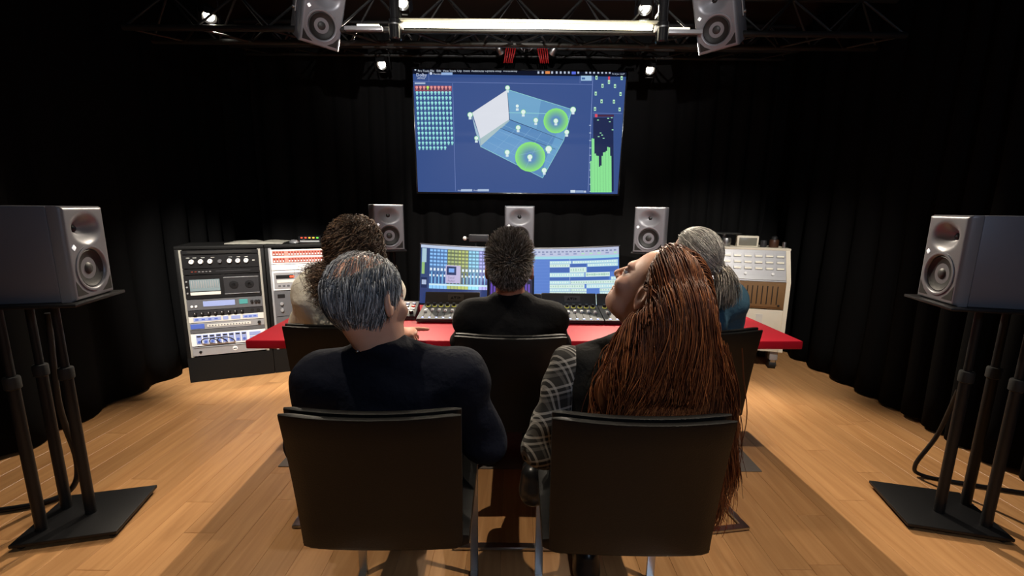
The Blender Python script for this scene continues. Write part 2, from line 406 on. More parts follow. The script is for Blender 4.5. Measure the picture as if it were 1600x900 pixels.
# ------------------------------------------------------------------ chairs (local: floor point under the backrest, facing +Y)
def chair_proto():
    root = thing('cantilever_chair', 'x', 'chair')
    def slab(y_off, th, z0, z1, w, r):
        mb = MB(); rings = []; n = 17; NZ = 7
        for i in range(n):
            t = -1 + 2 * i / (n - 1); ta = math.copysign(abs(t) ** 0.8, t)
            x = ta * w / 2
            k = 1.0
            if abs(t) == 1: k = 0.45
            elif i in (1, n - 2): k = 0.92
            pts = []
            hz = (z1 - z0) / 2 * (1 - (1 - k) * 0.03); zc = (z0 + z1) / 2; ht = th / 2 * k
            outline = []
            for j in range(NZ): outline.append((-ht, -hz + r + (2 * hz - 2 * r) * j / (NZ - 1)))
            outline.append((-ht * 0.8, hz - r * 0.25)); outline.append((0, hz)); outline.append((ht * 0.8, hz - r * 0.25))
            for j in range(NZ - 1, -1, -1): outline.append((ht, -hz + r + (2 * hz - 2 * r) * j / (NZ - 1)))
            outline.append((ht * 0.8, -hz + r * 0.25)); outline.append((0, -hz)); outline.append((-ht * 0.8, -hz + r * 0.25))
            for (yy, zz) in outline:
                u = (zz + hz) / (2 * hz)
                lean = -0.035 * u - 0.018 * math.sin(u * PI) * 0 - 0.022 * u * u
                bend = -0.020 * (1 - (x / (w / 2)) ** 2) * (0.25 + 0.75 * u)
                side = 1.0 - 0.03 * (1 - u)
                pts.append((x * side, yy + y_off + lean + bend, zc + zz - 0.012 * u * (1 - (x / (w / 2)) ** 2) * 0.4))
            rings.append(pts)
        return mb.loft(rings)
    b = slab(0.010, 0.022, 0.457, 0.852, 0.404, 0.010).build('backrest', M_LEATHER, root, 45)
    slab(-0.014, 0.020, 0.459, 0.848, 0.407, 0.009).build('back_panel', M_LEATHER, root, 45)
    # seat cushion
    mb = MB(); rings = []
    for i in range(11):
        t = -1 + 2 * i / 10; x = 0.212 * math.copysign(abs(t) ** 0.8, t); k = 0.55 if abs(t) == 1 else 1
        ring = []
        for (y, z) in ((0.012, 0.432), (0.004, 0.45), (0.010, 0.476), (0.05, 0.486), (0.2, 0.478), (0.36, 0.484), (0.425, 0.476), (0.445, 0.455), (0.43, 0.432), (0.2, 0.425)):
            ring.append((x, 0.2 + (y - 0.2) * (1 if k == 1 else 0.985), 0.455 + (z - 0.455) * k - 0.008 * (1 - t * t)))
        rings.append(ring)
    mb.loft(rings).build('seat', M_LEATHER, root, 50)
    for s in (-1, 1):
        x = s * 0.198
        MB().rbox((x, 0.385, 0.215), (0.028, 0.010, 0.43), 0.0015, 1).build('leg', M_CHROME, root, 40)
        MB().rbox((x, 0.21, 0.428), (0.028, 0.35, 0.010), 0.0015, 1).build('side_rail', M_CHROME, root, 40)
        MB().rbox((s * 0.198, 0.135, 0.0115), (0.028, 0.51, 0.011), 0.0015, 1).build('floor_runner', M_CHROME, root, 40)
    MB().rbox((0, -0.106, 0.0115), (0.424, 0.028, 0.0112), 0.0015, 1).build('rear_bar', M_CHROME, root, 40)
    for s in (-1, 1):
        MB().cyl((s * 0.198, -0.106, 0.0005), (s * 0.198, -0.106, 0.007), 0.009, n=12).build('glide', M_RUBBER, root, 40)
        MB().cyl((s * 0.198, 0.36, 0.0005), (s * 0.198, 0.36, 0.007), 0.009, n=12).build('glide', M_RUBBER, root, 40)
    return root
CHAIRS = [((-0.316, 0.985), 1, 'black leather cantilever chair nearest the camera on the left, under the man in navy'),
          ((0.297, 0.975), -1, 'black leather cantilever chair nearest the camera on the right, under the red-haired woman'),
          ((-0.003, 1.60), 0, 'black leather cantilever chair in the middle, facing the monitor'),
          ((-0.685, 1.72), 4, 'black leather cantilever chair under the curly-haired person in the cream jacket'),
          ((0.763, 1.69), 9, 'black leather cantilever chair under the ponytailed woman in teal')]
cp = chair_proto()
for i, ((x, y), a, lb) in enumerate(CHAIRS):
    o = cp if i == 0 else copy_tree(cp)
    o.location = (x, y, 0); o.rotation_euler = (0, 0, R(a)); o['label'] = lb; o['group'] = 'black leather meeting chairs'

# ------------------------------------------------------------------ desk
DK = thing('studio_desk', 'wide red lacquered studio desk carrying the monitor and fader units', 'desk', (0.083, 1.945, 0), R(1.7))
MB().rbox((0, 0.435, 0.680), (2.575, 0.87, 0.040), 0.006, 3).build('desktop', M_RED, DK, 40)
for s in (-1, 1):
    MB().rbox((s * 0.95, 0.45, 0.33), (0.05, 0.50, 0.66), 0.004).build('leg_panel', M_BLACKMETAL, DK, 40)
MB().rbox((0, 0.69, 0.40), (1.85, 0.02, 0.40), 0.003).build('modesty_panel', M_BLACKMETAL, DK, 40)
tag(MB().rbox((0.05, 2.32, 0.003), (2.45, 0.60, 0.005), 0.002).build('floor_mat', M_MATGREY, None, 40), 'thin grey floor mat lying under the red desk', 'mat')
DT = 0.7005   # desktop level

# ------------------------------------------------------------------ curved monitor on the desk
class Screen:
    """flat coloured shapes making up a screen picture; u right, v down (0..1)"""
    def __init__(s): s.V = []; s.F = []; s.C = []; s.n = 0
    def poly(s, pts, col, lay):
        i = len(s.V); s.V += [(u, v, lay) for u, v in pts]; s.F.append(tuple(range(i, i + len(pts)))); s.C.append(col)
    def rect(s, u0, v0, u1, v1, col, lay=1, maxw=1.0):
        n = max(1, int(math.ceil((u1 - u0) / maxw)))
        for k in range(n):
            a = u0 + (u1 - u0) * k / n; b = u0 + (u1 - u0) * (k + 1) / n
            s.poly([(a, v1), (b, v1), (b, v0), (a, v0)], col, lay)
    def disc(s, u, v, ru, rv, col, lay, n=20):
        s.poly([(u + ru * math.cos(2 * PI * k / n), v + rv * math.sin(2 * PI * k / n)) for k in range(n)][::-1], col, lay)
    def line(s, a, b, w, col, lay, asp=1.78):
        dx, dy = (b[0] - a[0]) * asp, b[1] - a[1]; L = math.hypot(dx, dy); nx, ny = -dy / L * w / 2 / asp, dx / L * w / 2
        s.poly([(a[0] + nx, a[1] + ny), (b[0] + nx, b[1] + ny), (b[0] - nx, b[1] - ny), (a[0] - nx, a[1] - ny)], col, lay)
    def text(s, txt, u, v, h, col, lay, asp=1.78):
        cu = bpy.data.curves.new('lettering', 'FONT'); cu.body = txt; cu.size = 1.0; cu.resolution_u = 2
        ob = bpy.data.objects.new('lettering', cu)
        me = bpy.data.meshes.new_from_object(ob)
        vv = [w.co.copy() for w in me.vertices]
        for p in me.polygons: s.poly([(u + vv[i].x * h / asp, v - vv[i].y * h) for i in p.vertices], col, lay)
        bpy.data.meshes.remove(me); bpy.data.objects.remove(ob); bpy.data.curves.remove(cu)
    def build(s, name, surf, material, parent):
        me = bpy.data.meshes.new(name); me.from_pydata([surf(*p) for p in s.V], [], s.F)
        a = me.color_attributes.new('Col', 'FLOAT_COLOR', 'CORNER'); i = 0
        for p, c in zip(me.polygons, s.C):
            for _ in p.vertices: a.data[i].color = (*c, 1); i += 1
        me.materials.append(material)
        return link(bpy.data.objects.new(name, me), parent)

MON = thing('curved_monitor', 'ultrawide curved monitor on the red desk showing an audio mixing session', 'monitor', (0.045, 2.70, DT))
MW, MH, MRAD, TILT = 1.215, 0.350, 1.45, R(15)
MC = Matrix.Translation((0, 0, 0.180)) @ Matrix.Rotation(-TILT, 4, 'X')
def mon_surf(u, v, lay, extra=0.0):
    ang = (u - 0.5) * MW / MRAD
    x = MRAD * math.sin(ang); y = -(MRAD - MRAD * math.cos(ang)) - lay * 0.00025 + extra
    return tuple(MC @ Vector((x, y, (0.5 - v) * MH)))
def mon_shell(u0, u1, v0, v1, y0, y1):
    mb = MB(); rings = []
    for i in range(33):
        u = u0 + (u1 - u0) * i / 32
        rings.append([mon_surf(u, v0, 0, y0), mon_surf(u, v1, 0, y0), mon_surf(u, v1, 0, y1), mon_surf(u, v0, 0, y1)])
    return mb.loft(rings)
mon_shell(-0.006, 1.006, -0.022, 1.03, 0.0015, 0.03).build('housing', M_DGREY, MON, 30)
mon_shell(-0.006, 1.006, -0.022, -0.004, -0.003, 0.0015).build('top_bezel', mat('bezel_silver', srgb(150, 150, 152), 0.4, 0.4), MON, 30)
mon_shell(-0.006, 1.006, 1.004, 1.03, -0.003, 0.0015).build('bottom_bezel', M_BLACKPLASTIC, MON, 30)
mon_shell(-0.006, -0.001, -0.004, 1.004, -0.003, 0.0015).build('side_bezel', M_BLACKPLASTIC, MON, 30)
mon_shell(1.001, 1.006, -0.004, 1.004, -0.003, 0.0015).build('side_bezel', M_BLACKPLASTIC, MON, 30)
MB().rbox((0, 0.035, 0.15), (0.08, 0.03, 0.30), 0.005).build('stand_neck', M_BLACKPLASTIC, MON, 40)
MB().rbox((0, 0.02, 0.008), (0.34, 0.16, 0.015), 0.004).build('stand_foot', M_BLACKPLASTIC, MON, 40)
S = Screen(); asp = MW / MH; W_ = 0.03
def r_(u0, v0, u1, v1, c, l=1): S.rect(u0, v0, u1, v1, srgb(*c), l, W_)
r_(0, 0, 1, 1, (44, 62, 112), 0)
# mixer half
r_(0, 0, 0.505, 0.05, (190, 205, 230)); r_(0, 0.05, 0.04, 0.80, (52, 72, 118)); r_(0.006, 0.06, 0.028, 0.30, (170, 200, 215), 2); r_(0.006, 0.30, 0.02, 0.50, (150, 190, 120), 2)
r_(0.004, 0.56, 0.034, 0.74, (30, 45, 85), 2); r_(0.008, 0.6, 0.03, 0.68, (170, 185, 215), 3)
cols = []
for k in range(26):
    c = (110, 160, 225) if k < 5 else (138, 150, 90) if k < 8 else (150, 160, 80) if k < 11 else (120, 180, 210) if k < 14 else (145, 145, 215) if k < 17 else (160, 190, 120) if k == 17 else (150, 130, 215) if k < 22 else (175, 130, 205)
    cols.append(c)
for k, c in enumerate(cols):
    u0 = 0.044 + k * 0.0178; u1 = u0 + 0.0164
    r_(u0, 0.05, u1, 0.70, tuple(int(x * 0.78) for x in c), 1)
    for j in range(5):
        v = 0.07 + j * 0.062
        r_(u0 + 0.0015, v, u1 - 0.0015, v + 0.030, tuple(min(255, int(x * 1.12) + 20) for x in c), 2)
    r_(u0 + 0.003, 0.39, u0 + 0.013, 0.435, (225, 238, 250), 2)
    r_(u0 + 0.002, 0.455, u0 + 0.007, 0.655, (45, 70, 130), 2)
    r_(u0 + 0.009, 0.455 + 0.03 * ((k * 7) % 4), u0 + 0.0135, 0.655, (125, 190, 235), 2)
    r_(u0 + 0.001, 0.50 + 0.02 * ((k * 5) % 5), u0 + 0.008, 0.535 + 0.02 * ((k * 5) % 5), (230, 240, 250), 3)
    r_(u0, 0.675, u1, 0.745, tuple(min(255, int(x * 1.2) + 15) for x in c), 2)
r_(0.044, 0.66, 0.505, 0.69, (205, 235, 245), 3)
r_(0.125, 0.33, 0.20, 0.64, (190, 180, 215), 4); r_(0.13, 0.35, 0.178, 0.50, (28, 40, 90), 5); r_(0.14, 0.385, 0.168, 0.455, (120, 165, 235), 6)
S.text('Send', 0.138, 0.565, 0.055, srgb(120, 110, 150), 6, asp); S.text('Fader', 0.136, 0.62, 0.055, srgb(120, 110, 150), 6, asp)
r_(0, 0.745, 0.505, 1.0, (46, 62, 112), 2)
# edit half
r_(0.508, 0.0, 1.0, 0.135, (188, 196, 222), 1); r_(0.508, 0.135, 1.0, 0.185, (160, 215, 228), 2)
for k in range(24):
    r_(0.515 + k * 0.02, 0.045, 0.527 + k * 0.02, 0.066, (120, 132, 168), 2); 
    if k % 2: r_(0.515 + k * 0.02, 0.085, 0.531 + k * 0.02, 0.108, (178, 225, 190) if k in (15, 17, 19, 23) else (140, 150, 190), 2)
r_(0.508, 0.185, 1.0, 1.0, (90, 128, 205), 1)
for k in range(14): r_(0.508, 0.215 + k * 0.058, 0.655, 0.217 + k * 0.058, (120, 155, 222), 2)
lanes = [(0.22, 0.05, [(.655, .765, 0), (.77, .995, 0)]), (0.275, 0.055, [(.655, .755, 1), (.758, .84, 2), (.845, .995, 0)]), (0.335, .09, [(.655, .755, 2), (.757, .84, 1), (.845, .995, 2)]),
         (0.43, .075, [(.655, .83, 0), (.835, .955, 1), (.84, .95, 1)]), (0.51, .055, [(.655, .95, 2), (.96, .995, 0)]), (0.57, .06, [(.655, .758, 0), (.76, .995, 1)]), (0.635, .07, [(.655, .83, 1), (.84, .995, 0)]),
         (0.71, .05, [(.655, .758, 0), (.76, .84, 1), (.905, .995, 1)]), (0.765, .05, [(.655, .84, 1), (.905, .995, 0)]), (0.82, .05, [(.655, .758, 0), (.835, .90, 1)]), (0.875, .05, [(.655, .75, 1), (.76, .835, 0), (.84, .93, 1)]), (0.93, .06, [(.655, .84, 2), (.84, .93, 1)])]
LC = [(190, 226, 232), (214, 236, 228), (70, 104, 178)]
for v, h, segs in lanes:
    for a, b, ci in segs:
        r_(a, v, b, v + h, LC[ci], 2)
        if ci < 2:
            for t in range(int((b - a) / 0.012)):
                hh = h * (0.25 + 0.35 * ((t * 37 + int(v * 100) * 13) % 7) / 7)
                r_(a + 0.004 + t * 0.012, v + h / 2 - hh / 2, a + 0.009 + t * 0.012, v + h / 2 + hh / 2, (235, 246, 240) if ci == 0 else (168, 205, 190), 3)
r_(0.7565, 0.185, 0.7575, 1, (225, 235, 245), 4)
r_(0.503, 0, 0.508, 1, (25, 30, 45), 4)
S.build('screen_picture', mon_surf, attr_mat('monitor_light', 1.0, 0.25), MON)

# ------------------------------------------------------------------ wall screen
TV = thing('wall_screen', 'large flat television screen on the back showing a lit 3D room diagram', 'screen', (0.045, 3.93, 1.925), (R(5), 0, R(0.6)))
TW, TH = 1.765, 0.985
MB().rbox((0, 0.03, 0), (TW + 0.03, 0.045, TH + 0.03), 0.006).build('housing', M_BLACKPLASTIC, TV, 40)
for (c, d) in (((0, 0.003, TH / 2 + 0.0075), (TW + 0.03, 0.012, 0.014)), ((0, 0.003, -TH / 2 - 0.0075), (TW + 0.03, 0.012, 0.014)), ((-TW / 2 - 0.0075, 0.003, 0), (0.014, 0.012, TH)), ((TW / 2 + 0.0075, 0.003, 0), (0.014, 0.012, TH))):
    MB().rbox(c, d, 0.002).build('bezel', M_GLOSSBLACK, TV, 40)
MB().rbox((0, 0.17, 0.1), (0.5, 0.24, 0.40), 0.01).build('wall_mount', M_BLACKMETAL, TV, 40)
S = Screen()
def uvc(x, y):                                                    # picture coordinates of the diagram, 1500 x 900 sheet -> unit square
    v = (y - 45 - 0.0135 * x) / 806.0; xl = 28 + 0.0517 * (y - 45); xr = 1447 - 0.0768 * (y - 65)
    return ((x - xl) / (xr - xl), v)
def q_(pts, c, l=1): S.poly([uvc(*p) for p in pts], srgb(*c), l)
def rr_(x0, y0, x1, y1, c, l=1): q_([(x0, y1), (x1, y1), (x1, y0), (x0, y0)], c, l)
def dd_(x, y, r, c, l): 
    u, v = uvc(x, y); S.disc(u, v, r / 1370.0, r / 806.0, srgb(*c), l)
def ll_(a, b, w, c, l): S.line(uvc(*a), uvc(*b), w / 806.0, srgb(*c), l, TW / TH)
S.rect(0, 0, 1, 1, srgb(52, 79, 138), 0)
S.rect(0, 0, 1, 0.034, srgb(14, 20, 38), 1)
x = 62
for w_ in ('Pro Tools', 'File', 'Edit', 'View', 'Track', 'Clip', 'Event', 'AudioSuite', 'Options', 'Setup', 'Window', 'Help'):
    u, v = uvc(x, 52); S.text(w_, u, v + 0.010, 0.024, srgb(205, 215, 230), 2, TW / TH); x += 14 + 7.6 * len(w_) if len(w_) > 4 else 42
dd_(46, 46, 6, (215, 225, 240), 2)
for x, c in ((862, 0), (890, 0), (953, 0), (983, 0), (1010, 0), (1037, 0), (1064, 0), (1127, 0), (1180, 0), (1206, 0), (1232, 0), (1260, 0), (1286, 0), (1312, 0), (1336, 0)):
    rr_(x - 6, 58, x + 6, 72, (185, 195, 215), 2)
rr_(908, 54, 938, 73, (225, 140, 80), 3); rr_(1083, 56, 1110, 76, (90, 110, 225), 3)
u, v = uvc(1352, 72); S.text('Fri 6 Jun 16:07', u, v + 0.008, 0.018, srgb(190, 200, 220), 3, TW / TH)
u, v = uvc(52, 88); S.text('Dolby', u, v, 0.036, srgb(215, 225, 240), 2, TW / TH); u, v = uvc(60, 104); S.text('ATMOS', u, v, 0.019, srgb(215, 225, 240), 2, TW / TH)
dd_(149, 70, 9, (205, 215, 235), 2); u, v = uvc(166, 78); S.text('Renderer', u, v, 0.020, srgb(200, 210, 230), 2, TW / TH)
rr_(218, 64, 292, 80, (150, 180, 225), 2); rr_(1145, 85, 1216, 116, (160, 195, 225), 2); rr_(1150, 96, 1172, 108, (70, 105, 160), 3)
ll_((30, 120), (1220, 140), 2.4, (110, 130, 190), 2); ll_((134, 64), (136, 120), 2.4, (110, 130, 190), 2); ll_((1138, 84), (1138, 132), 2.4, (110, 130, 190), 2)
ll_((293, 130), (316, 848), 3, (110, 130, 190), 2); ll_((1224, 84), (1190, 858), 3.5, (120, 140, 200), 2); ll_((1222, 322), (1418, 326), 2.5, (110, 130, 190), 2)
rr_(42, 126, 112, 136, (175, 190, 215), 2)
for (a, b) in (((43, 148), (286, 150)), ((46, 178), (284, 180)), ((43, 148), (46, 178)), ((286, 150), (284, 180))): ll_(a, b, 3, (190, 80, 80), 3)
rr_(45, 150, 284, 177, (96, 52, 80), 2)
for j in range(13):
    for i in range(10):
        if j == 12 and i > 7: continue
        x = 56 + i * 24.2 + j * 1.7; y = 160 + j * 32.6
        c = (230, 150, 150) if j == 0 else (150, 225, 225)
        if j == 0 and i == 3: c = (190, 240, 110)
        dd_(x, y - 4, 8.5, c, 4); rr_(x - 5, y + 4, x + 5, y + 12, tuple(int(k * .9) for k in c), 4)
# the diagram: a see-through box seen from above
q_([(424, 318), (655, 172), (668, 362), (478, 488)], (222, 226, 236), 3)                       # bright front wall
q_([(420, 330), (478, 488), (480, 545), (445, 440)], (160, 190, 210), 2)
q_([(478, 488), (668, 362), (672, 372), (482, 548)], (170, 195, 200), 2)
q_([(655, 170), (1085, 298), (1030, 500), (672, 362)], (98, 150, 195), 2)                      # rear wall
q_([(655, 170), (880, 236), (850, 425), (672, 362)], (112, 166, 205), 3)
q_([(478, 540), (672, 366), (1030, 500), (890, 756)], (88, 138, 190), 2)                        # floor
q_([(478, 540), (610, 422), (820, 510), (700, 655)], (104, 156, 205), 3)
q_([(1085, 298), (1030, 500), (890, 756), (905, 640), (1000, 420)], (104, 160, 205), 4)         # right wall
for (a, b) in (((672, 362), (1030, 500)), ((610, 420), (975, 560)), ((655, 172), (672, 362))): ll_(a, b, 2.5, (38, 62, 92), 5)
for t in (0.2, 0.4, 0.6, 0.8):
    a = (478 + (890 - 478) * t, 540 + (756 - 540) * t); b = (672 + (1030 - 672) * t, 366 + (500 - 366) * t); ll_(a, b, 1.8, (130, 178, 215), 5)
    a = (478 + (672 - 478) * t, 540 + (366 - 540) * t); b = (890 + (1030 - 890) * t, 756 + (500 - 756) * t); ll_(a, b, 1.8, (130, 178, 215), 5)
for a, b in (((665, 318), (965, 326)), ((965, 326), (1070, 362)), ((655, 170), (1085, 298)), ((1085, 298), (1030, 500)), ((1030, 500), (890, 756)), ((478, 540), (890, 756))): ll_(a, b, 3, (150, 220, 215), 6)
def halo(x, y, r):
    for k in range(12):
        f_ = 1 - k / 12.0; g = (f_ - 0.35) / 0.65 if f_ > 0.35 else 0
        c = tuple(int(a + (b - a) * g) for a, b in zip((92, 140, 190), (140, 232, 120))); dd_(x, y, r * f_, c, 7 + k * 0.3)
halo(978, 372, 82); halo(808, 612, 102)
ll_((735, 600), (905, 560), 1.8, (140, 190, 210), 11.5); ll_((775, 690), (850, 540), 1.8, (140, 190, 210), 11.5)
for x, y, r in ((657, 160, 13), (410, 332, 15), (452, 485, 12), (722, 276, 10), (762, 314, 14), (845, 368, 14), (978, 372, 14), (728, 416, 14), (1092, 300, 17), (1050, 446, 14), (930, 558, 20), (656, 580, 15), (806, 612, 16), (901, 704, 16)):
    if r > 11: dd_(x, y, r + 3, (120, 205, 140), 11.8)
    dd_(x, y, r, (228, 245, 240), 12); rr_(x - 9, y + 15, x + 9, y + 30, (215, 232, 238), 12)
# speaker map and level meters on the right
for x, y in ((1248, 97), (1416, 100), (1331, 124), (1288, 148), (1371, 150), (1243, 197), (1408, 200), (1282, 246), (1364, 248), (1238, 295), (1402, 298)):
    rr_(x - 7, y - 12, x + 7, y + 12, (190, 240, 200), 3); rr_(x - 4, y - 3, x + 4, y + 6, (70, 120, 110), 4)
rr_(1325, 90, 1338, 110, (215, 70, 95), 3); rr_(1238, 328, 1254, 348, (225, 75, 95), 3); rr_(1256, 332, 1364, 346, (70, 34, 62), 2)
rr_(1226, 350, 1360, 852, (22, 36, 78), 2)
lev = [640, 488, 490, 590, 604, 606, 680, 672, 606, 582, 580, 572, 545, 548, 606]
for k, t in enumerate(lev): 
    x0 = 1206 + k * 9.4; rr_(x0, t, x0 + 8.6 + (1 if k % 2 else 0), 858, (140, 230, 150), 3)
for x, y in ((1258, 367), (1262, 476), (1275, 452), (1285, 466), (1295, 487), (1326, 356), (1349, 352), (1336, 378), (1355, 431)): rr_(x - 6, y - 3, x + 6, y + 3, (150, 220, 175), 4)
for k in range(10): rr_(1200 - 0, 398 + k * 50, 1212, 405 + k * 50, (170, 190, 215), 2)
for x in (352, 462): rr_(x, 834, x + 74, 850, (170, 190, 220), 2)
for x, t in ((330, 'View'), (434, 'Mode')): u, v = uvc(x, 848); S.text(t, u, v, 0.018, srgb(200, 210, 230), 2, TW / TH)
rr_(1074, 842, 1106, 860, (205, 220, 235), 2); rr_(1108, 844, 1160, 860, (140, 165, 205), 2); rr_(1162, 846, 1178, 860, (180, 195, 220), 2)
S.build('screen_picture', lambda u, v, l: ((u - .5) * TW, -0.0006 - l * 0.00015, (.5 - v) * TH), attr_mat('wall_screen_light', 0.95, 0.5, 0.04), TV)

# ------------------------------------------------------------------ control surfaces on the desk
def logo_avid(parent, y, zc, s, m=None):
    """A V I D drawn as solid triangles and a bar, flat on the panel"""
    def add(pts, nm):
        mb = MB(); mb.prism([(x * s, z * s + zc) for x, z in pts], y - 0.0012, y, 'y')
        if m is not None: mb.v = [tuple(m @ Vector(p)) for p in mb.v]
        mb.build('logo_letter', M_SLOT, parent)
    add([(-1.9, -0.5), (-0.75, -0.5), (-1.32, 0.5)], 'a'); add([(-0.85, 0.5), (0.3, 0.5), (-0.28, -0.5)], 'v')
    add([(0.45, -0.5), (0.68, -0.5), (0.68, 0.5), (0.45, 0.5)], 'i'); add([(0.85, -0.5), (1.85, 0.0), (0.85, 0.5)], 'd')
M_SURF = mat('fader_panel_metal', srgb(92, 95, 98), 0.6, 0.1, 0.25, vary=0.04, scale=60)
M_SURFBACK = mat('surface_back_panel', srgb(66, 64, 62), 0.5, 0.2, vary=0.05, scale=60)
M_CAP = mat('fader_cap_white', srgb(225, 227, 230), 0.5, 0, 0.3)
M_LEDBLUE = mat('blue_button_light', srgb(150, 170, 255), 0.4, emit=(0.45, 0.55, 1.0), estr=1.2)
M_LEDYEL = mat('yellow_ring_light', srgb(170, 160, 50), 0.4, emit=(0.75, 0.7, 0.12), estr=0.35)
def fader_unit(x, y, label, rot=0.0, seed=0):
    rg = random.Random(seed)
    root = thing('fader_controller', label, 'mixing controller', (x, y, DT), rot)
    W = 0.318
    MB().prism([(0.0, 0.006), (0.0, 0.018), (0.215, 0.052), (0.235, 0.052), (0.235, 0.006)], -W / 2, W / 2, 'x').build('body', M_BLACKPLASTIC, root, 30)
    sl = math.atan2(0.034, 0.215); mt = Matrix.Translation((0, 0, 0.018)) @ Matrix.Rotation(sl, 4, 'X')
    pl = MB().rbox((0, 0.108, 0.002), (W - 0.002, 0.216, 0.004), 0.001, 1); pl.v = [tuple(mt @ Vector(p)) for p in pl.v]
    pl.build('fader_panel', M_SURF, root, 30)
    for k in range(8):
        fx = -0.128 + k * 0.0365; fy = 0.052 + rg.random() * 0.018
        def tb(name, c, d, m_, r=0.001):
            b = MB().rbox(c, d, r, 1); b.v = [tuple(mt @ Vector(p)) for p in b.v]; return b.build(name, m_, root, 40)
        tb('fader_slot', (fx, 0.078, 0.0045), (0.004, 0.085, 0.0012), M_SLOT, 0.0003)
        tb('fader_cap', (fx, fy + 0.045, 0.0095), (0.014, 0.022, 0.012), M_CAP, 0.002)
        tb('touch_button', (fx, 0.018, 0.0048), (0.011, 0.011, 0.003), M_LEDBLUE, 0.001)
        tb('button', (fx, 0.135, 0.0048), (0.014, 0.008, 0.003), M_LGREY, 0.001)
        kn = MB(); kn.cyl((0, 0, 0), (0, 0, 0.004), 0.0125, n=18); kn.v = [tuple(mt @ (Vector(p) + Vector((fx, 0.182, 0.004)))) for p in kn.v]; ring = kn.build('encoder_ring', M_LEDYEL, root, 40)
        kn = MB(); kn.cyl((0, 0, 0.004), (0, 0, 0.020), 0.0098, 0.0085, n=18); kn.v = [tuple(mt @ (Vector(p) + Vector((fx, 0.182, 0.004)))) for p in kn.v]; kn.build('encoder_knob', M_BLACKPLASTIC, root, 40)
    tilt = R(-24)
    mb_ = Matrix.Translation((0, 0.238, 0.048)) @ Matrix.Rotation(tilt, 4, 'X')
    bp = MB().rbox((0, 0.006, 0.036), (W, 0.014, 0.078), 0.006, 3); bp.v = [tuple(mb_ @ Vector(p)) for p in bp.v]; bp.build('back_panel', M_SURFBACK, root, 40)
    lp = MB().rbox((0.02, -0.0012, 0.040), (0.092, 0.002, 0.036), 0.0008, 1); lp.v = [tuple(mb_ @ Vector(p)) for p in lp.v]; lp.build('name_plate', mat('name_plate_grey', srgb(92, 90, 88), 0.5), root, 40)
    logo_avid(root, -0.0022, 0.040, 0.0165, mb_ @ Matrix.Translation((0.02, 0, 0)))
    for sx in (-1, 1):
        for fy in (0.02, 0.21): MB().cyl((sx * 0.14, fy, 0), (sx * 0.14, fy, 0.007), 0.009, n=12).build('foot', M_RUBBER, root, 40)
    return root
fader_unit(-0.345, 2.245, 'fader controller left of the man in black, standing in front of the mixer display', 0.0, 1)
fader_unit(0.330, 2.245, 'fader controller right of the man in black, beside the red-haired woman', 0.0, 2)
fader_unit(0.652, 2.245, 'fader controller at the right end of the row, mostly behind the red-haired woman', 0.0, 3)
# centre dock behind the seated man
dk = thing('control_dock', 'dark control dock with jog wheel between the fader controllers behind the man', 'controller', (-0.008, 2.25, DT))
MB().prism([(0.0, 0.0), (0.0, 0.018), (0.235, 0.052), (0.235, 0.0)], -0.165, 0.165, 'x').build('body', M_BLACKPLASTIC, dk, 30)
MB().lathe([(0.032, 0), (0.032, 0.012), (0.026, 0.016)], 28, Matrix.Translation((0.09, 0.10, 0.028))).build('jog_wheel', M_MGREY, dk, 40)
for k in range(6): MB().rbox((-0.11 + (k % 3) * 0.05, 0.06 + (k // 3) * 0.05, 0.034 + (k // 3) * 0.008), (0.03, 0.02, 0.014), 0.002).build('button', M_MGREY, dk, 40)
ph = thing('tablet', 'small dark tablet standing upright behind the man, showing purple meters', 'tablet', (-0.008, 2.455, DT + 0.054), 0)
mt = Matrix.Rotation(R(-14), 4, 'X')
def tilted(mb, m): mb.v = [tuple(m @ Vector(p)) for p in mb.v]; return mb
tilted(MB().rbox((0, 0.004, 0.088), (0.27, 0.009, 0.170), 0.004, 2), mt).build('body', M_BLACKPLASTIC, ph, 40)
S = Screen(); S.rect(0, 0, 1, 1, srgb(30, 30, 58), 0)
for k in range(14): S.rect(0.04 + k * 0.066, 0.2 + 0.1 * ((k * 5) % 4), 0.085 + k * 0.066, 0.86, srgb(110, 80, 190), 1)
S.rect(0.03, 0.05, 0.97, 0.14, srgb(170, 160, 230), 1)
S.build('screen_picture', lambda u, v, l: tuple(mt @ Vector(((u - .5) * .25, -0.0012 - l * .0002, .165 - v * .15))), attr_mat('tablet_light', 0.8, 0.3), ph)
mi = thing('talkback_box', 'small upright talkback box with three knobs beside the right fader controller', 'controller', (0.145, 2.44, DT), R(-4))
tilted(MB().rbox((0, 0.012, 0.062), (0.046, 0.024, 0.122), 0.008, 3), mt).build('body', M_SURFBACK, mi, 40)
for k in range(3): tilted(MB().cyl((0, 0.001, 0.034 + 0.034 * k), (0, -0.009, 0.034 + 0.034 * k), 0.010, 0.008, n=16), mt).build('knob', M_BLACKPLASTIC, mi, 40)
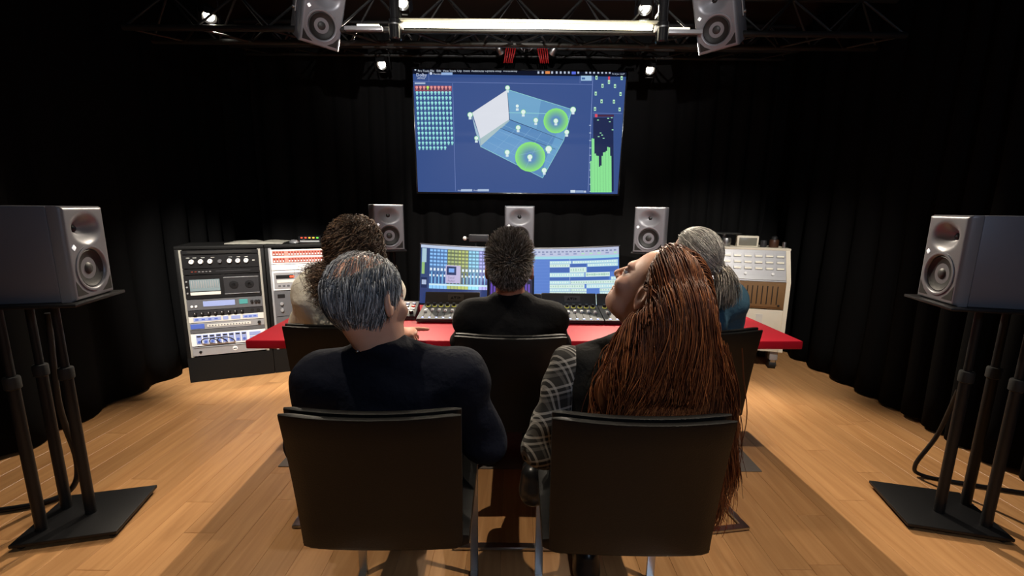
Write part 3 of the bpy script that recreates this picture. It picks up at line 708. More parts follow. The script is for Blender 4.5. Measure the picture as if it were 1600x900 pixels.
# monitor controller left of the fader unit
bx = thing('monitor_controller', 'small dark grey button box with knobs on the desk left of the faders', 'controller', (-0.600, 2.300, DT), R(3))
sl = R(17); mt2 = Matrix.Translation((0, 0, 0.016)) @ Matrix.Rotation(sl, 4, 'X')
MB().prism([(0.0, 0.0), (0.0, 0.014), (0.165, 0.064), (0.172, 0.0)], -0.078, 0.078, 'x').build('body', M_BLACKPLASTIC, bx, 30)
tilted(MB().rbox((0, 0.086, 0.001), (0.156, 0.17, 0.006), 0.002, 2), mt2).build('top_panel', M_DGREY, bx, 40)
for j in range(2):
    for k in range(4):
        cm = M_REDPLAST if (j, k) == (0, 3) else M_LGREY if j == 0 else M_PALEBLUE
        if (j, k) == (0, 3): cm = mat('lit_red_button', srgb(235, 70, 60), 0.4, emit=(1, .12, .08), estr=0.5)
        tilted(MB().rbox((-0.052 + k * 0.035, 0.112 + j * 0.028, 0.006), (0.020, 0.015, 0.006), 0.002, 2), mt2).build('button', cm, bx, 40)
tilted(MB().rbox((-0.012, 0.082, 0.0045), (0.095, 0.016, 0.003), 0.001, 1), mt2).build('display_strip', mat('display_blue', (0.03, 0.035, 0.06), 0.2, emit=(.2, .25, .4), estr=0.25), bx, 40)
tilted(MB().rbox((0.053, 0.083, 0.0055), (0.024, 0.018, 0.005), 0.002, 2), mt2).build('key', M_CAP, bx, 40)
for k in range(4): tilted(MB().cyl((-0.052 + k * 0.035, 0.036, 0.004), (-0.052 + k * 0.035, 0.036, 0.021), 0.012, 0.010, n=18), mt2).build('knob', M_BLACKPLASTIC, bx, 40)
# pocket recorder on a slim stand behind the monitor
rc_ = thing('pocket_recorder', 'slim black recorder held level on a thin stand above the monitor', 'recorder', (-0.232, 2.775, DT))
MB().lathe([(0.045, 0), (0.045, 0.006), (0.006, 0.010)], 24).build('stand_base', M_BLACKMETAL, rc_, 40, loc=(0.0, -0.005, 0))
MB().cyl((0, 0, 0.008), (0, 0, 0.392), 0.005, n=10).build('stand_rod', M_BLACKMETAL, rc_, 40)
MB().rbox((0.02, 0, 0.412), (0.125, 0.03, 0.046), 0.006, 3).build('body', M_DGREY, rc_, 40)
MB().cyl((-0.045, 0, 0.409), (-0.062, 0, 0.409), 0.006, n=12).build('mount_pin', M_BLACKMETAL, rc_, 40)
MB().lathe([(0.004, 0), (0.012, 0.004), (0.013, 0.016), (0.006, 0.024)], 16, Matrix.Translation((-0.056, 0, 0.409)) @ Matrix.Rotation(R(-90), 4, 'Y')).build('knob', M_OFFWHITE, rc_, 50)

# ------------------------------------------------------------------ equipment racks on the left
RA = R(22.4); RORG = (-2.378, 3.075)
RW, RDEP = 0.555, 0.40
def rack(i, label):
    o = loc_rot(RORG, RA, i * (RW + 0.004), 0)
    root = thing('equipment_rack', label, 'rack', (o[0], o[1], 0), RA)
    MB().box((RW / 2, RDEP / 2, 0.095), (RW, RDEP, 0.19)).build('plinth', M_RACKBLACK, root)
    for x in (0.012, RW - 0.012): MB().rbox((x, RDEP / 2, 0.588), (0.024, RDEP, 0.796), 0.003).build('side_panel', M_RACKBLACK, root, 40)
    MB().rbox((RW / 2, RDEP / 2, 0.998), (RW, RDEP, 0.024), 0.003).build('top_panel', M_RACKBLACK, root, 40)
    MB().box((RW / 2, RDEP - 0.01, 0.588), (RW - 0.05, 0.012, 0.79)).build('back_panel', M_RACKBLACK, root)
    for x in (0.034, RW - 0.034):
        MB().box((x, 0.012, 0.588), (0.022, 0.016, 0.795)).build('mounting_rail', M_LGREY if i else mat('rail_alu', srgb(185, 182, 172), 0.4, 0.4), root)
    return o
rk = [rack(0, 'left black rack of audio gear, standing nearest the left curtain'), rack(1, 'right black rack of audio gear, half behind the person in cream')]
def dev(i, z0, h, name, label, cat, face, w=0.478):
    o = loc_rot(rk[i], RA, RW / 2, 0.0)
    root = thing(name, label, cat, (o[0], o[1], z0), RA)
    MB().box((0, 0.155, h / 2), (0.43, 0.29, h - 0.006)).build('chassis', M_DGREY, root)
    MB().rbox((0, -0.002, h / 2), (w, 0.008, h - 0.002), 0.001, 1).build('faceplate', face, root, 40)
    return root
def fb(root, name, x, z, w, h, m, proud=0.003):
    return MB().rbox((x, -0.006 - proud / 2, z), (w, proud, h), min(0.001, proud * .3, w * .2, h * .2), 1).build(name, m, root, 40)
def fk(root, name, x, z, r, m, d=0.014, ptr=None):
    k = MB().cyl((x, -0.006, z), (x, -0.006 - d, z), r, r * 0.86, n=18).build(name, m, root, 40)
    if ptr: MB().box((x, -0.0065 - d, z + r * 0.4), (r * 0.22, 0.001, r * 0.7)).build('pointer', ptr, k)
    return k
M_DISP = mat('grey_display', srgb(120, 135, 140), 0.3, emit=srgb(120, 140, 145), estr=0.10)
M_LCD = mat('cyan_display', srgb(60, 150, 165), 0.3, emit=srgb(60, 170, 190), estr=0.5)
M_LEDRED = mat('red_led', srgb(230, 60, 40), 0.4, emit=(1.0, .10, .04), estr=1.6)
M_LEDGRN = mat('green_led', srgb(80, 230, 60), 0.4, emit=(.2, 1.0, .08), estr=1.6)
M_LEDAMB = mat('amber_led', srgb(240, 180, 50), 0.4, emit=(1.0, .55, .05), estr=1.6)
d = dev(0, 0.952, 0.030, 'vent_panel', 'black vented blanking panel at the top of the left rack', 'panel', M_FACEBLACK)
fb(d, 'vent_grille', 0, 0.015, 0.40, 0.016, M_SLOT, 0.002)
d = dev(0, 0.850, 0.098, 'monitor_selector', 'black rack unit with a row of white round knobs in the left rack', 'rack unit', M_FACEBLACK)
for k, x in enumerate((-0.18, -0.125, -0.068, -0.008, 0.052, 0.105, 0.158)):
    if k == 3: fk(d, 'dark_knob', x, 0.05, 0.014, M_MGREY); continue
    fk(d, 'knob', x, 0.05, 0.0165, M_WHITEPLAST, 0.014, M_SLOT)
for x in (-0.20, -0.16, -0.11, -0.05, 0.06, 0.11, 0.16): fb(d, 'marking', x, 0.078, 0.022, 0.003, M_OFFWHITE, 0.001)
fb(d, 'marking', 0.205, 0.05, 0.016, 0.006, M_OFFWHITE, 0.001)
d = dev(0, 0.805, 0.043, 'patch_strip', 'thin black rack strip with a pale slot above the cassette deck', 'rack unit', M_FACEBLACK)
fb(d, 'slot_cover', 0.07, 0.022, 0.22, 0.010, M_DGREY, 0.003)
for k in range(6): fb(d, 'led', -0.185 + k * 0.022, 0.022, 0.012, 0.006, M_REDPLAST if k < 2 else M_LGREY, 0.002)
d = dev(0, 0.628, 0.174, 'cassette_deck', 'black cassette deck with level window and tape door in the left rack', 'cassette deck', M_FACEBLACK)
w_ = fb(d, 'meter_window', -0.115, 0.10, 0.185, 0.085, M_DISP, 0.003)
for k in range(12): fb(w_, 'meter_bar', -0.195 + k * 0.0145, 0.108, 0.006, 0.055, M_LGREY, 0.0045)
fb(d, 'key_strip', -0.115, 0.040, 0.185, 0.022, M_OFFWHITE, 0.006)
td = fb(d, 'tape_door', 0.115, 0.090, 0.225, 0.120, M_DGREY, 0.006)
for x in (0.065, 0.165): MB().lathe([(0.030, 0.0), (0.030, 0.002), (0.012, 0.003), (0.010, 0.0)], 24, Matrix.Translation((x, -0.0125, 0.095)) @ Matrix.Rotation(R(90), 4, 'X')).build('tape_reel', M_FACEBLACK, td, 40)
fb(td, 'door_frame', 0.115, 0.151, 0.225, 0.004, M_LGREY, 0.008); fb(td, 'door_frame', 0.115, 0.029, 0.225, 0.004, M_LGREY, 0.008)
for z in (0.045, 0.09, 0.13): fk(d, 'button', -0.225, z, 0.006, M_LGREY, 0.006)
d = dev(0, 0.545, 0.080, 'audio_processor', 'grey rack processor with pale display and green window in the left rack', 'rack unit', M_MGREY)
fb(d, 'display', -0.04, 0.045, 0.20, 0.040, M_PALEBLUE, 0.003); fb(d, 'colour_window', 0.115, 0.047, 0.055, 0.036, mat('teal_display', srgb(70, 130, 130), .3, emit=srgb(80, 160, 150), estr=.3), 0.003)
for x in (-0.21, -0.185): fk(d, 'jack', x, 0.03, 0.009, M_WHITEPLAST, 0.005)
for x in (0.17, 0.195, 0.215): fk(d, 'knob', x, 0.045, 0.011, M_BLACKPLASTIC)
d = dev(0, 0.500, 0.043, 'knob_strip', 'thin dark rack unit with a row of eight black knobs', 'rack unit', M_DGREY)
for k in range(8): fk(d, 'knob', -0.195 + k * 0.042, 0.021, 0.0125, M_BLACKPLASTIC, 0.016, M_WHITEPLAST)
for k in range(2): fk(d, 'jack', 0.165 + k * 0.04, 0.021, 0.011, M_SLOT, 0.004)
d = dev(0, 0.452, 0.046, 'audio_interface', 'white rack unit with blue label blocks, upper of two in the left rack', 'rack unit', M_OFFWHITE)
for x, w in ((-0.125, 0.17), (-0.01, 0.035), (0.055, 0.06), (0.15, 0.10)): fb(d, 'label_block', x, 0.024, w, 0.026, M_PALEBLUE, 0.002)
for x in (-0.19, -0.15, -0.11, -0.07, 0.12, 0.15, 0.18): fb(d, 'marking', x, 0.024, 0.02, 0.010, M_BLUE, 0.003)
d = dev(0, 0.400, 0.050, 'digital_converter', 'grey rack unit with a blue left block and long pale strip', 'rack unit', M_LGREY)
fb(d, 'blue_block', -0.19, 0.025, 0.085, 0.036, M_BLUE, 0.003); fb(d, 'pale_strip', 0.01, 0.026, 0.28, 0.020, M_OFFWHITE, 0.003)
for k in range(14): fb(d, 'led', -0.115 + k * 0.019, 0.026, 0.009, 0.008, M_MGREY, 0.005)
fk(d, 'knob', 0.205, 0.025, 0.012, M_BLACKPLASTIC)
d = dev(0, 0.372, 0.026, 'vent_panel', 'narrow grey blanking strip between the lower units of the left rack', 'panel', M_MGREY)
d = dev(0, 0.275, 0.094, 'microphone_preamp', 'white rack unit with eight blue channel blocks and looping black cables', 'rack unit', M_WHITEPLAST)
for k in range(8):
    b_ = fb(d, 'channel_block', -0.19 + k * 0.041, 0.050, 0.034, 0.070, M_PALEBLUE, 0.003)
    fk(d, 'jack', -0.19 + k * 0.041, 0.032, 0.011, M_BLUE, 0.005); fb(b_, 'display', -0.19 + k * 0.041, 0.074, 0.026, 0.010, M_FACEBLACK, 0.005)
fb(d, 'label_block', 0.17, 0.065, 0.075, 0.03, M_PALEBLUE, 0.003); fb(d, 'label_block', 0.17, 0.028, 0.075, 0.03, M_PALEBLUE, 0.003); fb(d, 'switch', 0.222, 0.045, 0.010, 0.05, M_BLUE, 0.004)
for k in range(3):
    x0 = -0.175 + 0.05 * k
    MB().tube([(x0 + 0.055 - 0.055 * math.cos(t * PI / 12), -0.014 - 0.045 * math.sin(t * PI / 12), 0.03 + 0.045 * math.sin(t * PI / 12) - 0.012 * t / 12) for t in range(13)], 0.0035, 8).build('patch_cable', M_CABLE, d, 60)
d = dev(0, 0.200, 0.070, 'power_amplifier', 'silver rack amplifier with a round badge at the bottom of the left rack', 'amplifier', M_LGREY)
fk(d, 'badge', 0.03, 0.036, 0.017, M_WHITEPLAST, 0.003); fb(d, 'badge_mark', 0.03, 0.036, 0.022, 0.006, M_FACEBLACK, 0.005); fk(d, 'power_button', -0.19, 0.03, 0.010, M_FACEBLACK, 0.006); fb(d, 'grip_line', 0, 0.062, 0.46, 0.004, M_MGREY, 0.003)
# second rack
d = dev(1, 0.862, 0.112, 'patch_bay', 'white patch panel with two rows of red-and-white buttons in the right rack', 'patch bay', M_WHITEPLAST)
for j in range(2):
    fb(d, 'row_strip', 0.0, 0.030 + j * 0.052, 0.455, 0.040, mat('pinkish_strip', srgb(200, 140, 128), 0.5), 0.001)
    for k in range(22):
        if k in (4, 17): continue
        bb = fb(d, 'button', -0.215 + k * 0.0205, 0.030 + j * 0.052, 0.0145, 0.030, M_REDPLAST, 0.005)
        fb(bb, 'button_cap', -0.215 + k * 0.0205, 0.024 + j * 0.052, 0.009, 0.012, M_WHITEPLAST, 0.008)
d = dev(1, 0.815, 0.045, 'blank_panel', 'plain white blanking panel under the red button rows', 'panel', M_WHITEPLAST)
d = dev(1, 0.660, 0.152, 'tape_recorder', 'white double tape unit with two silver-framed windows in the right rack', 'tape recorder', M_WHITEPLAST)
for x in (-0.135, 0.07):
    pn = fb(d, 'deck_panel', x, 0.075, 0.19, 0.125, M_LGREY, 0.004); fb(pn, 'display', x - 0.02, 0.105, 0.12, 0.028, M_FACEBLACK, 0.007); fb(pn, 'red_digits', x + 0.03, 0.105, 0.03, 0.014, M_LEDRED, 0.008); fb(pn, 'tray', x, 0.070, 0.15, 0.022, M_OFFWHITE, 0.007)
    for k in range(5): fb(pn, 'button', x - 0.06 + k * 0.03, 0.035, 0.018, 0.014, M_MGREY, 0.007)
fk(d, 'knob', 0.205, 0.075, 0.016, M_MGREY)
d = dev(1, 0.455, 0.200, 'dat_recorder', 'dark grey tape deck with drawer slot and button rows in the right rack', 'tape deck', M_MGREY)
fb(d, 'drawer', 0.03, 0.158, 0.25, 0.040, M_DGREY, 0.005); fb(d, 'display', 0.03, 0.112, 0.25, 0.030, M_FACEBLACK, 0.003); fb(d, 'left_window', -0.19, 0.16, 0.05, 0.03, M_FACEBLACK, 0.003)
for j in range(2):
    for k in range(10): fb(d, 'button', -0.10 + k * 0.030, 0.030 + j * 0.034, 0.020, 0.016, M_LGREY, 0.005)
for z in (0.10, 0.05): fk(d, 'knob', -0.19, z, 0.013, M_LGREY)
d = dev(1, 0.352, 0.100, 'effects_unit', 'grey effects unit with a long cyan display low in the right rack', 'rack unit', M_MGREY)
fb(d, 'display', 0.01, 0.064, 0.20, 0.034, M_LCD, 0.003); fk(d, 'knob', -0.15, 0.055, 0.017, M_BLACKPLASTIC)
for k in range(8): fb(d, 'button', -0.09 + k * 0.03, 0.026, 0.018, 0.012, M_LGREY, 0.004)
d = dev(1, 0.200, 0.150, 'blank_panel', 'plain pale panel at the bottom of the right rack behind the desk corner', 'panel', M_OFFWHITE)
fb(d, 'handle', -0.18, 0.075, 0.012, 0.09, M_LGREY, 0.012)
# things on top of the racks
o = loc_rot(rk[0], RA, 0.50, 0.22)
mz = thing('magazine', 'open grey magazine lying on top of the left rack', 'magazine', (o[0], o[1], 1.011), RA + R(-8))
for s in (-1, 1):
    mb = MB(); rings = []
    for k in range(9):
        t = k / 8; x = s * t * 0.20; z = 0.004 + 0.016 * math.sin(min(t * 2.2, 1) * PI / 2) * (1 - 0.75 * t)
        rings.append([(x, -0.13, 0), (x, 0.13, 0), (x, 0.13, z), (x, -0.13, z)])
    pg = mb.loft(rings).build('page_block', mat('magazine_paper', srgb(140, 138, 128), 0.5, vary=0.35, scale=14), mz, 50)
o = loc_rot(rk[1], RA, 0.32, 0.20)
bl = thing('led_box', 'small black box with red, amber and green lights on top of the right rack', 'device', (o[0], o[1], 1.011), RA + R(-14))
MB().prism([(-0.05, 0.0), (-0.05, 0.012), (-0.045, 0.050), (0.05, 0.054), (0.05, 0.0)], -0.085, 0.085, 'x').build('body', M_GLOSSBLACK, bl, 30)
MB().rbox((0, -0.051, 0.010), (0.15, 0.003, 0.012), 0.001, 1).build('front_strip', M_LGREY, bl, 40)
for k, m_ in enumerate((M_LEDRED, M_LEDRED, M_LEDAMB, M_LEDAMB, M_LEDGRN)): MB().rbox((-0.06 + k * 0.03, -0.0485, 0.038), (0.014, 0.006, 0.008), 0.001, 1).build('led', m_, bl, 40)
o = loc_rot(rk[1], RA, 0.20, 0.08)
mu = thing('computer_mouse', 'small grey computer mouse on top of the right rack', 'mouse', (o[0], o[1], 1.011), RA + R(20))
MB().lathe([(0.030, 0.0), (0.034, 0.006), (0.031, 0.018), (0.018, 0.028), (0.002, 0.031)], 20, Matrix.Diagonal((1, 1.6, 1, 1))).build('shell', M_MGREY, mu, 60)
MB().rbox((0, -0.022, 0.027), (0.006, 0.018, 0.012), 0.002).build('wheel', M_BLACKPLASTIC, mu, 40)

# ------------------------------------------------------------------ old white mixing console on the right
KA = R(-15); KW = 0.86
KORG = (1.385, 3.665)
K = thing('mixing_console', 'tall vintage cream mixing console on castors with rows of small windows', 'mixing console', (KORG[0], KORG[1], 0), KA)
for x in (0.016, KW - 0.016):
    MB().prism([(0.0, 0.16), (0.0, 0.74), (0.10, 0.985), (0.42, 0.985), (0.42, 0.16)], x - 0.016, x + 0.016, 'x').build('side_panel', M_WHITE, K, 30)
MB().rbox((KW / 2, 0.27, 0.992), (KW + 0.01, 0.34, 0.018), 0.003).build('top_shelf', M_WHITE, K, 40)
sl = math.atan2(0.245, 0.10); L_ = math.hypot(0.245, 0.10)
mk = Matrix.Translation((0, 0.0, 0.74)) @ Matrix.Rotation(sl, 4, 'X')         # local y runs up the slope
mpn = tilted(MB().rbox((KW / 2, L_ / 2, -0.006), (KW - 0.064, L_, 0.012), 0.002, 1), mk).build('meter_panel', mat('meter_panel_grey', srgb(160, 160, 164), 0.42, 0.3, vary=0.05, scale=40), K, 40)
for j in range(3):
    for k in range(10):
        x = 0.075 + k * 0.079
        tilted(MB().rbox((x, 0.112 + j * 0.052, 0.003), (0.060, 0.030, 0.006), 0.001, 1), mk).build('meter_frame', M_LGREY, mpn, 40)
        tilted(MB().rbox((x, 0.106 + j * 0.052, 0.0065), (0.050, 0.013, 0.004), 0.001, 1), mk).build('meter_window', mat('cream_window', srgb(245, 240, 220), 0.35), mpn, 40)
for k in range(4): tilted(MB().cyl((0.13 + k * 0.2, 0.062, 0), (0.13 + k * 0.2, 0.062, 0.010), 0.011, n=16), mk).build('lamp_cap', M_WHITEPLAST, mpn, 40)
tilted(MB().rbox((KW / 2, 0.028, 0.003), (KW - 0.07, 0.030, 0.005), 0.001, 1), mk).build('lower_strip', M_LGREY, mpn, 40)
MB().rbox((KW / 2, 0.004, 0.628), (KW - 0.064, 0.016, 0.218), 0.002).build('front_trim', M_BROWN, K, 40)
pnl = MB().rbox((KW / 2, -0.006, 0.628), (KW - 0.10, 0.012, 0.190), 0.002).build('slot_panel', M_BROWN, K, 40)
for k in range(20):
    MB().box((0.075 + k * 0.0365, -0.0125, 0.632), (0.007, 0.003, 0.150)).build('slot', M_SLOT, pnl)
MB().cyl((KW - 0.075, -0.012, 0.55), (KW - 0.075, -0.020, 0.55), 0.008, n=14).build('screw_knob', M_SLOT, pnl, 40)
MB().rbox((KW / 2, 0.010, 0.335), (KW - 0.064, 0.012, 0.35), 0.002).build('lower_panel', M_WHITE, K, 40)
gr = MB().rbox((KW / 2 + 0.12, 0.002, 0.235), (0.44, 0.006, 0.075), 0.001, 1).build('vent_frame', M_WHITE, K, 40)
for k in range(20): MB().box((KW / 2 - 0.08 + k * 0.021, -0.0018, 0.235), (0.006, 0.003, 0.055)).build('vent_slot', M_BROWN, gr)
MB().rbox((KW - 0.085, 0.002, 0.225), (0.022, 0.010, 0.03), 0.002).build('catch', M_MGREY, K, 40)
MB().rbox((KW - 0.20, 0.0025, 0.42), (0.05, 0.006, 0.10), 0.001, 1).build('name_card', M_OFFWHITE, K, 40)
for x in (0.05, KW - 0.05):
    for y in (0.06, 0.36):
        MB().rbox((x, y, 0.122), (0.06, 0.06, 0.085), 0.004).build('castor_post', M_LGREY, K, 40)
        f_ = MB().prism([(y - 0.022, 0.08), (y + 0.022, 0.08), (y + 0.03, 0.032), (y - 0.012, 0.032)], x - 0.018, x + 0.018, 'x').build('castor_fork', M_CHROME, K, 30)
        MB().cyl((x - 0.026, y + 0.012, 0.036), (x + 0.026, y + 0.012, 0.036), 0.036, n=24).build('wheel', M_RUBBER, f_, 40)
def on_console(x, y): return loc_rot(KORG, KA, x, y)
KZ = 1.0015
def can(x, y, r, h, m_, label, name='metal_can', cat='can'):
    o = on_console(x, y); t_ = thing(name, label, cat, (o[0], o[1], KZ))
    MB().lathe([(r * .96, 0), (r, 0.003), (r, h - 0.006), (r * .94, h)], 24).build('body', m_, t_, 40)
    MB().lathe([(r * .9, h), (r * .9, h + 0.004), (r * .7, h + 0.005)], 24).build('lid', m_, t_, 40)
    return t_
can(0.40, 0.22, 0.040, 0.065, M_ALU, 'wide silver metal can on the console beside the framed box')
can(0.315, 0.24, 0.026, 0.055, M_ALU, 'narrow silver metal can on the console nearest the ponytailed woman')
can(0.685, 0.20, 0.024, 0.052, M_DGREY, 'small dark grey cup on the console between framed box and brown jar', 'cup', 'cup')
j_ = can(0.762, 0.20, 0.036, 0.060, M_DARKBROWN, 'brown jar with a black lid on the right end of the console', 'jar', 'jar')
MB().lathe([(0.026, 0.064), (0.024, 0.085), (0.012, 0.095)], 20).build('stopper', M_BLACKPLASTIC, j_, 40)
can(0.825, 0.15, 0.015, 0.045, M_ALU, 'slim silver tube standing at the right edge of the console', 'metal_tube', 'tube')
o = on_console(0.565, 0.20); t_ = thing('meter_box', 'cream framed meter box standing on the console top', 'box', (o[0], o[1], KZ), KA)
MB().rbox((0, 0.035, 0.045), (0.165, 0.07, 0.09), 0.004).build('case', M_WHITE, t_, 40)
MB().rbox((0, -0.002, 0.042), (0.135, 0.008, 0.064), 0.002).build('window', mat('dull_glass', srgb(120, 118, 108), 0.25, vary=.1, scale=30), t_, 40)
o = on_console(0.40, 0.32); t_ = thing('record_disc', 'thin dark round disc lying across cans at the back of the console', 'disc', (o[0], o[1], KZ))
MB().lathe([(0.02, 0.0), (0.02, 0.10), (0.03, 0.101)], 20).build('spindle', M_ALU, t_, 40)
MB().lathe([(0.14, 0.102), (0.142, 0.104), (0.14, 0.106), (0.03, 0.106)], 48).build('disc_plate', M_ALU, t_, 40)

# ------------------------------------------------------------------ lighting trusses, tube light, hanging speakers
def truss(name, label, y, z, x0, x1, dy, dz, n, r=0.018, rb=0.007):
    t_ = thing(name, label, 'truss', (0, y, z))
    pts = {'front': (-dy / 2, 0), 'rear': (dy / 2, 0), 'top': (0, dz)}
    for k_, (yy, zz) in pts.items(): MB().cyl((x0, yy, zz), (x1, yy, zz), r, n=14).build('chord', M_TRUSS, t_, 40)
    for (a, b) in ((pts['front'], pts['top']), (pts['rear'], pts['top']), (pts['front'], pts['rear'])):
        for k in range(n):
            xa = x0 + (x1 - x0) * k / n; xb = x0 + (x1 - x0) * (k + 0.5) / n; xc = x0 + (x1 - x0) * (k + 1) / n
            MB().cyl((xa, a[0], a[1]), (xb, b[0], b[1]), rb, n=8).build('brace', M_TRUSS, t_, 40)
            MB().cyl((xb, b[0], b[1]), (xc, a[0], a[1]), rb, n=8).build('brace', M_TRUSS, t_, 40)
    for x in (x0 + 0.5, x1 - 0.5): MB().cyl((x, 0, dz), (x, 0, ZC - z - 0.002), 0.006, n=8).build('hanger_rod', M_TRUSS, t_, 40)
    return t_
truss('lighting_truss', 'front aluminium lighting truss carrying the tube light and hanging speakers', 2.98, 2.345, -2.35, 2.35, 0.22, 0.24, 11)
truss('lighting_truss', 'rear aluminium lighting truss above the wall screen, mostly in the dark', 4.02, 2.60, -2.35, 2.35, 0.20, 0.22, 11, 0.016, 0.006)
M_TUBE = mat('tube_light_glow', (1, 1, 1), 0.4, emit=(1.0, 0.90, 0.66), estr=14.0)
TL = thing('tube_light', 'long glowing tube light under the front truss', 'lamp', (0.07, 2.72, 2.318))
MB().cyl((-0.70, 0, 0), (0.71, 0, 0), 0.013, n=16).build('tube', M_TUBE, TL, 40)
MB().rbox((0, 0.035, 0.033), (1.50, 0.05, 0.016), 0.003).build('reflector', mat('lamp_housing', srgb(190, 185, 165), 0.4, 0.4), TL, 40)
for s, x in ((-1, -0.755), (1, 0.775)):
    b_ = MB().lathe([(0.030, -0.075), (0.036, -0.068), (0.036, 0.03), (0.028, 0.036), (0.028, 0.17), (0.018, 0.18)], 20).build('end_bracket', M_GLOSSBLACK, TL, 40, loc=(x, 0.02, 0))
    MB().lathe([(0.0375, 0.0), (0.0375, 0.008)], 20).build('ring', M_ALU, b_, 40)
    MB().box((x, 0.07, 0.10), (0.03, 0.12, 0.015)).build('bracket_arm', M_BLACKMETAL, TL)
    MB().cyl((x - s * 0.045, 0.02, 0.0), (x - s * 0.03, 0.02, 0.0), 0.018, n=14).build('end_cap', M_OFFWHITE, TL, 40)
# short pieces of lit pale batten beside the tube
for s, x in ((-1, -0.885), (1, 0.985)):
    t_ = thing('batten_light', 'short pale batten light fixed to the truss %s the tube light' % ('left of' if s < 0 else 'right of'), 'lamp', (x, 2.80, 2.325))
    MB().rbox((0, 0, 0), (0.22, 0.03, 0.022), 0.003).build('housing', M_LGREY, t_, 40)
    MB().rbox((s * -0.03, -0.004, 0.016), (0.13, 0.02, 0.010), 0.002).build('diffuser', mat('batten_glow', (1, 1, .9), .4, emit=(1.0, .9, .6), estr=2.5), t_, 40)
    for k in (-1, 1): MB().box((k * 0.09, 0.04, 0.012), (0.012, 0.09, 0.006)).build('clip', M_BLACKMETAL, t_)
# hanging speakers
for s, x, a, lb in ((-1, -1.235, 38, 'grey studio loudspeaker hung from the truss left of the tube light'), (1, 1.285, -38, 'grey studio loudspeaker hung from the truss right of the tube light')):
    o = speaker((x, 2.93, 2.295), (R(26), R(s * -5), R(a)), lb)
    yk = thing('speaker_bracket', 'black yoke bracket holding the hanging loudspeaker %s the tube light' % ('left of' if s < 0 else 'right of'), 'bracket', (x, 2.93, 2.295), (R(26), R(s * -5), R(a)))
    for k in (-1, 1): MB().rbox((k * (SW / 2 + 0.006), 0.03, 0.26), (0.006, 0.035, 0.26), 0.002).build('arm', M_LGREY, yk, 40)
    MB().rbox((0, 0.03, 0.393), (SW + 0.024, 0.035, 0.006), 0.002).build('bridge', M_LGREY, yk, 40)
    MB().cyl((0, 0.03, 0.396), (0, 0.03, 0.47), 0.012, n=12).build('clamp_stem', M_ALU, yk, 40)
    for k in (-1, 1): MB().cyl((k * (SW / 2 + 0.009), 0.03, 0.15), (k * (SW / 2 + 0.022), 0.03, 0.15), 0.010, n=12).build('wing_bolt', M_ALU, yk, 40)

# spotlights: modelled heads with a glowing lens and a spot lamp inside
def spotlight(loc, target, label, power, angle, blend=0.35, color=WARM, lens=30.0, hang=0.16, rad=0.016):
    loc = Vector(loc); d_ = (Vector(target) - loc).normalized()
    q = d_.to_track_quat('-Z', 'Y')
    t_ = thing('spotlight', label, 'spotlight', loc, tuple(q.to_euler()))
    MB().lathe([(0.040, -0.002), (0.044, -0.002), (0.045, 0.05), (0.036, 0.10), (0.020, 0.13), (0.004, 0.135)], 24, None, False).build('head', M_BLACKMETAL, t_, 40)
    MB().lathe([(0.0005, 0.006), (0.020, 0.004), (0.028, 0.006)], 24, None, False).build('lens', mat('lens_glow_%d' % int(lens), (1, 1, 1), 0.3, emit=(1.0, 0.93, 0.78), estr=lens), t_, 40)
    MB().lathe([(0.028, 0.006), (0.040, -0.002)], 24, None, False).build('reflector_rim', M_ALU, t_, 40)
    for s in (-1, 1):
        for k in (0, 1):
            MB().box((s * 0.052 * (1 - k), s * 0.052 * k, -0.022), (0.004 if k == 0 else 0.06, 0.06 if k == 0 else 0.004, 0.045), Matrix.Rotation(s * R(22), 3, 'Y') if k == 0 else Matrix.Rotation(-s * R(22), 3, 'X')).build('barn_door', M_BLACKMETAL, t_)
    inv = q.inverted(); up = inv @ Vector((0, 0, hang)); sd = inv @ (Vector((0, 0, 1)).cross(d_).normalized() * 0.055)
    c0 = Vector((0, 0, 0.05))
    MB().tube([c0 + sd, c0 + sd + up * 0.5, c0 + up * 0.8, c0 - sd + up * 0.5, c0 - sd], 0.004, 6).build('yoke', M_BLACKMETAL, t_, 60)
    MB().cyl(c0 + up * 0.78, c0 + up, 0.006, n=8).build('hook', M_BLACKMETAL, t_, 40)
    l = bpy.data.lights.new('spotlight_lamp', 'SPOT'); l.energy = power; l.spot_size = R(angle); l.spot_blend = blend; l.color = color; l.shadow_soft_size = rad
    lo = bpy.data.objects.new('spotlight_lamp', l); lo.location = (0, 0, -0.004); link(lo, t_)
    return t_
spotlight((-1.116, 3.97, 2.475), (-0.95, 1.0, 0.0), 'lit spotlight on the rear truss left of the wall screen', 290, 80, 0.5)
spotlight((1.143, 3.97, 2.455), (0.95, 1.0, 0.0), 'lit spotlight on the rear truss right of the wall screen', 360, 80, 0.5)
spotlight((-0.685, 2.93, 2.515), (-0.45, 1.2, 0.3), 'lit spotlight on the front truss above the left end of the tube light', 45, 75, 0.5)
spotlight((0.79, 2.93, 2.50), (0.45, 1.2, 0.3), 'lit spotlight on the front truss above the right end of the tube light', 45, 75, 0.5)
spotlight((-1.91, 3.0, 2.455), (-0.6, 1.3, 0.4), 'lit spotlight high on the far left of the truss', 60, 70, 0.5)
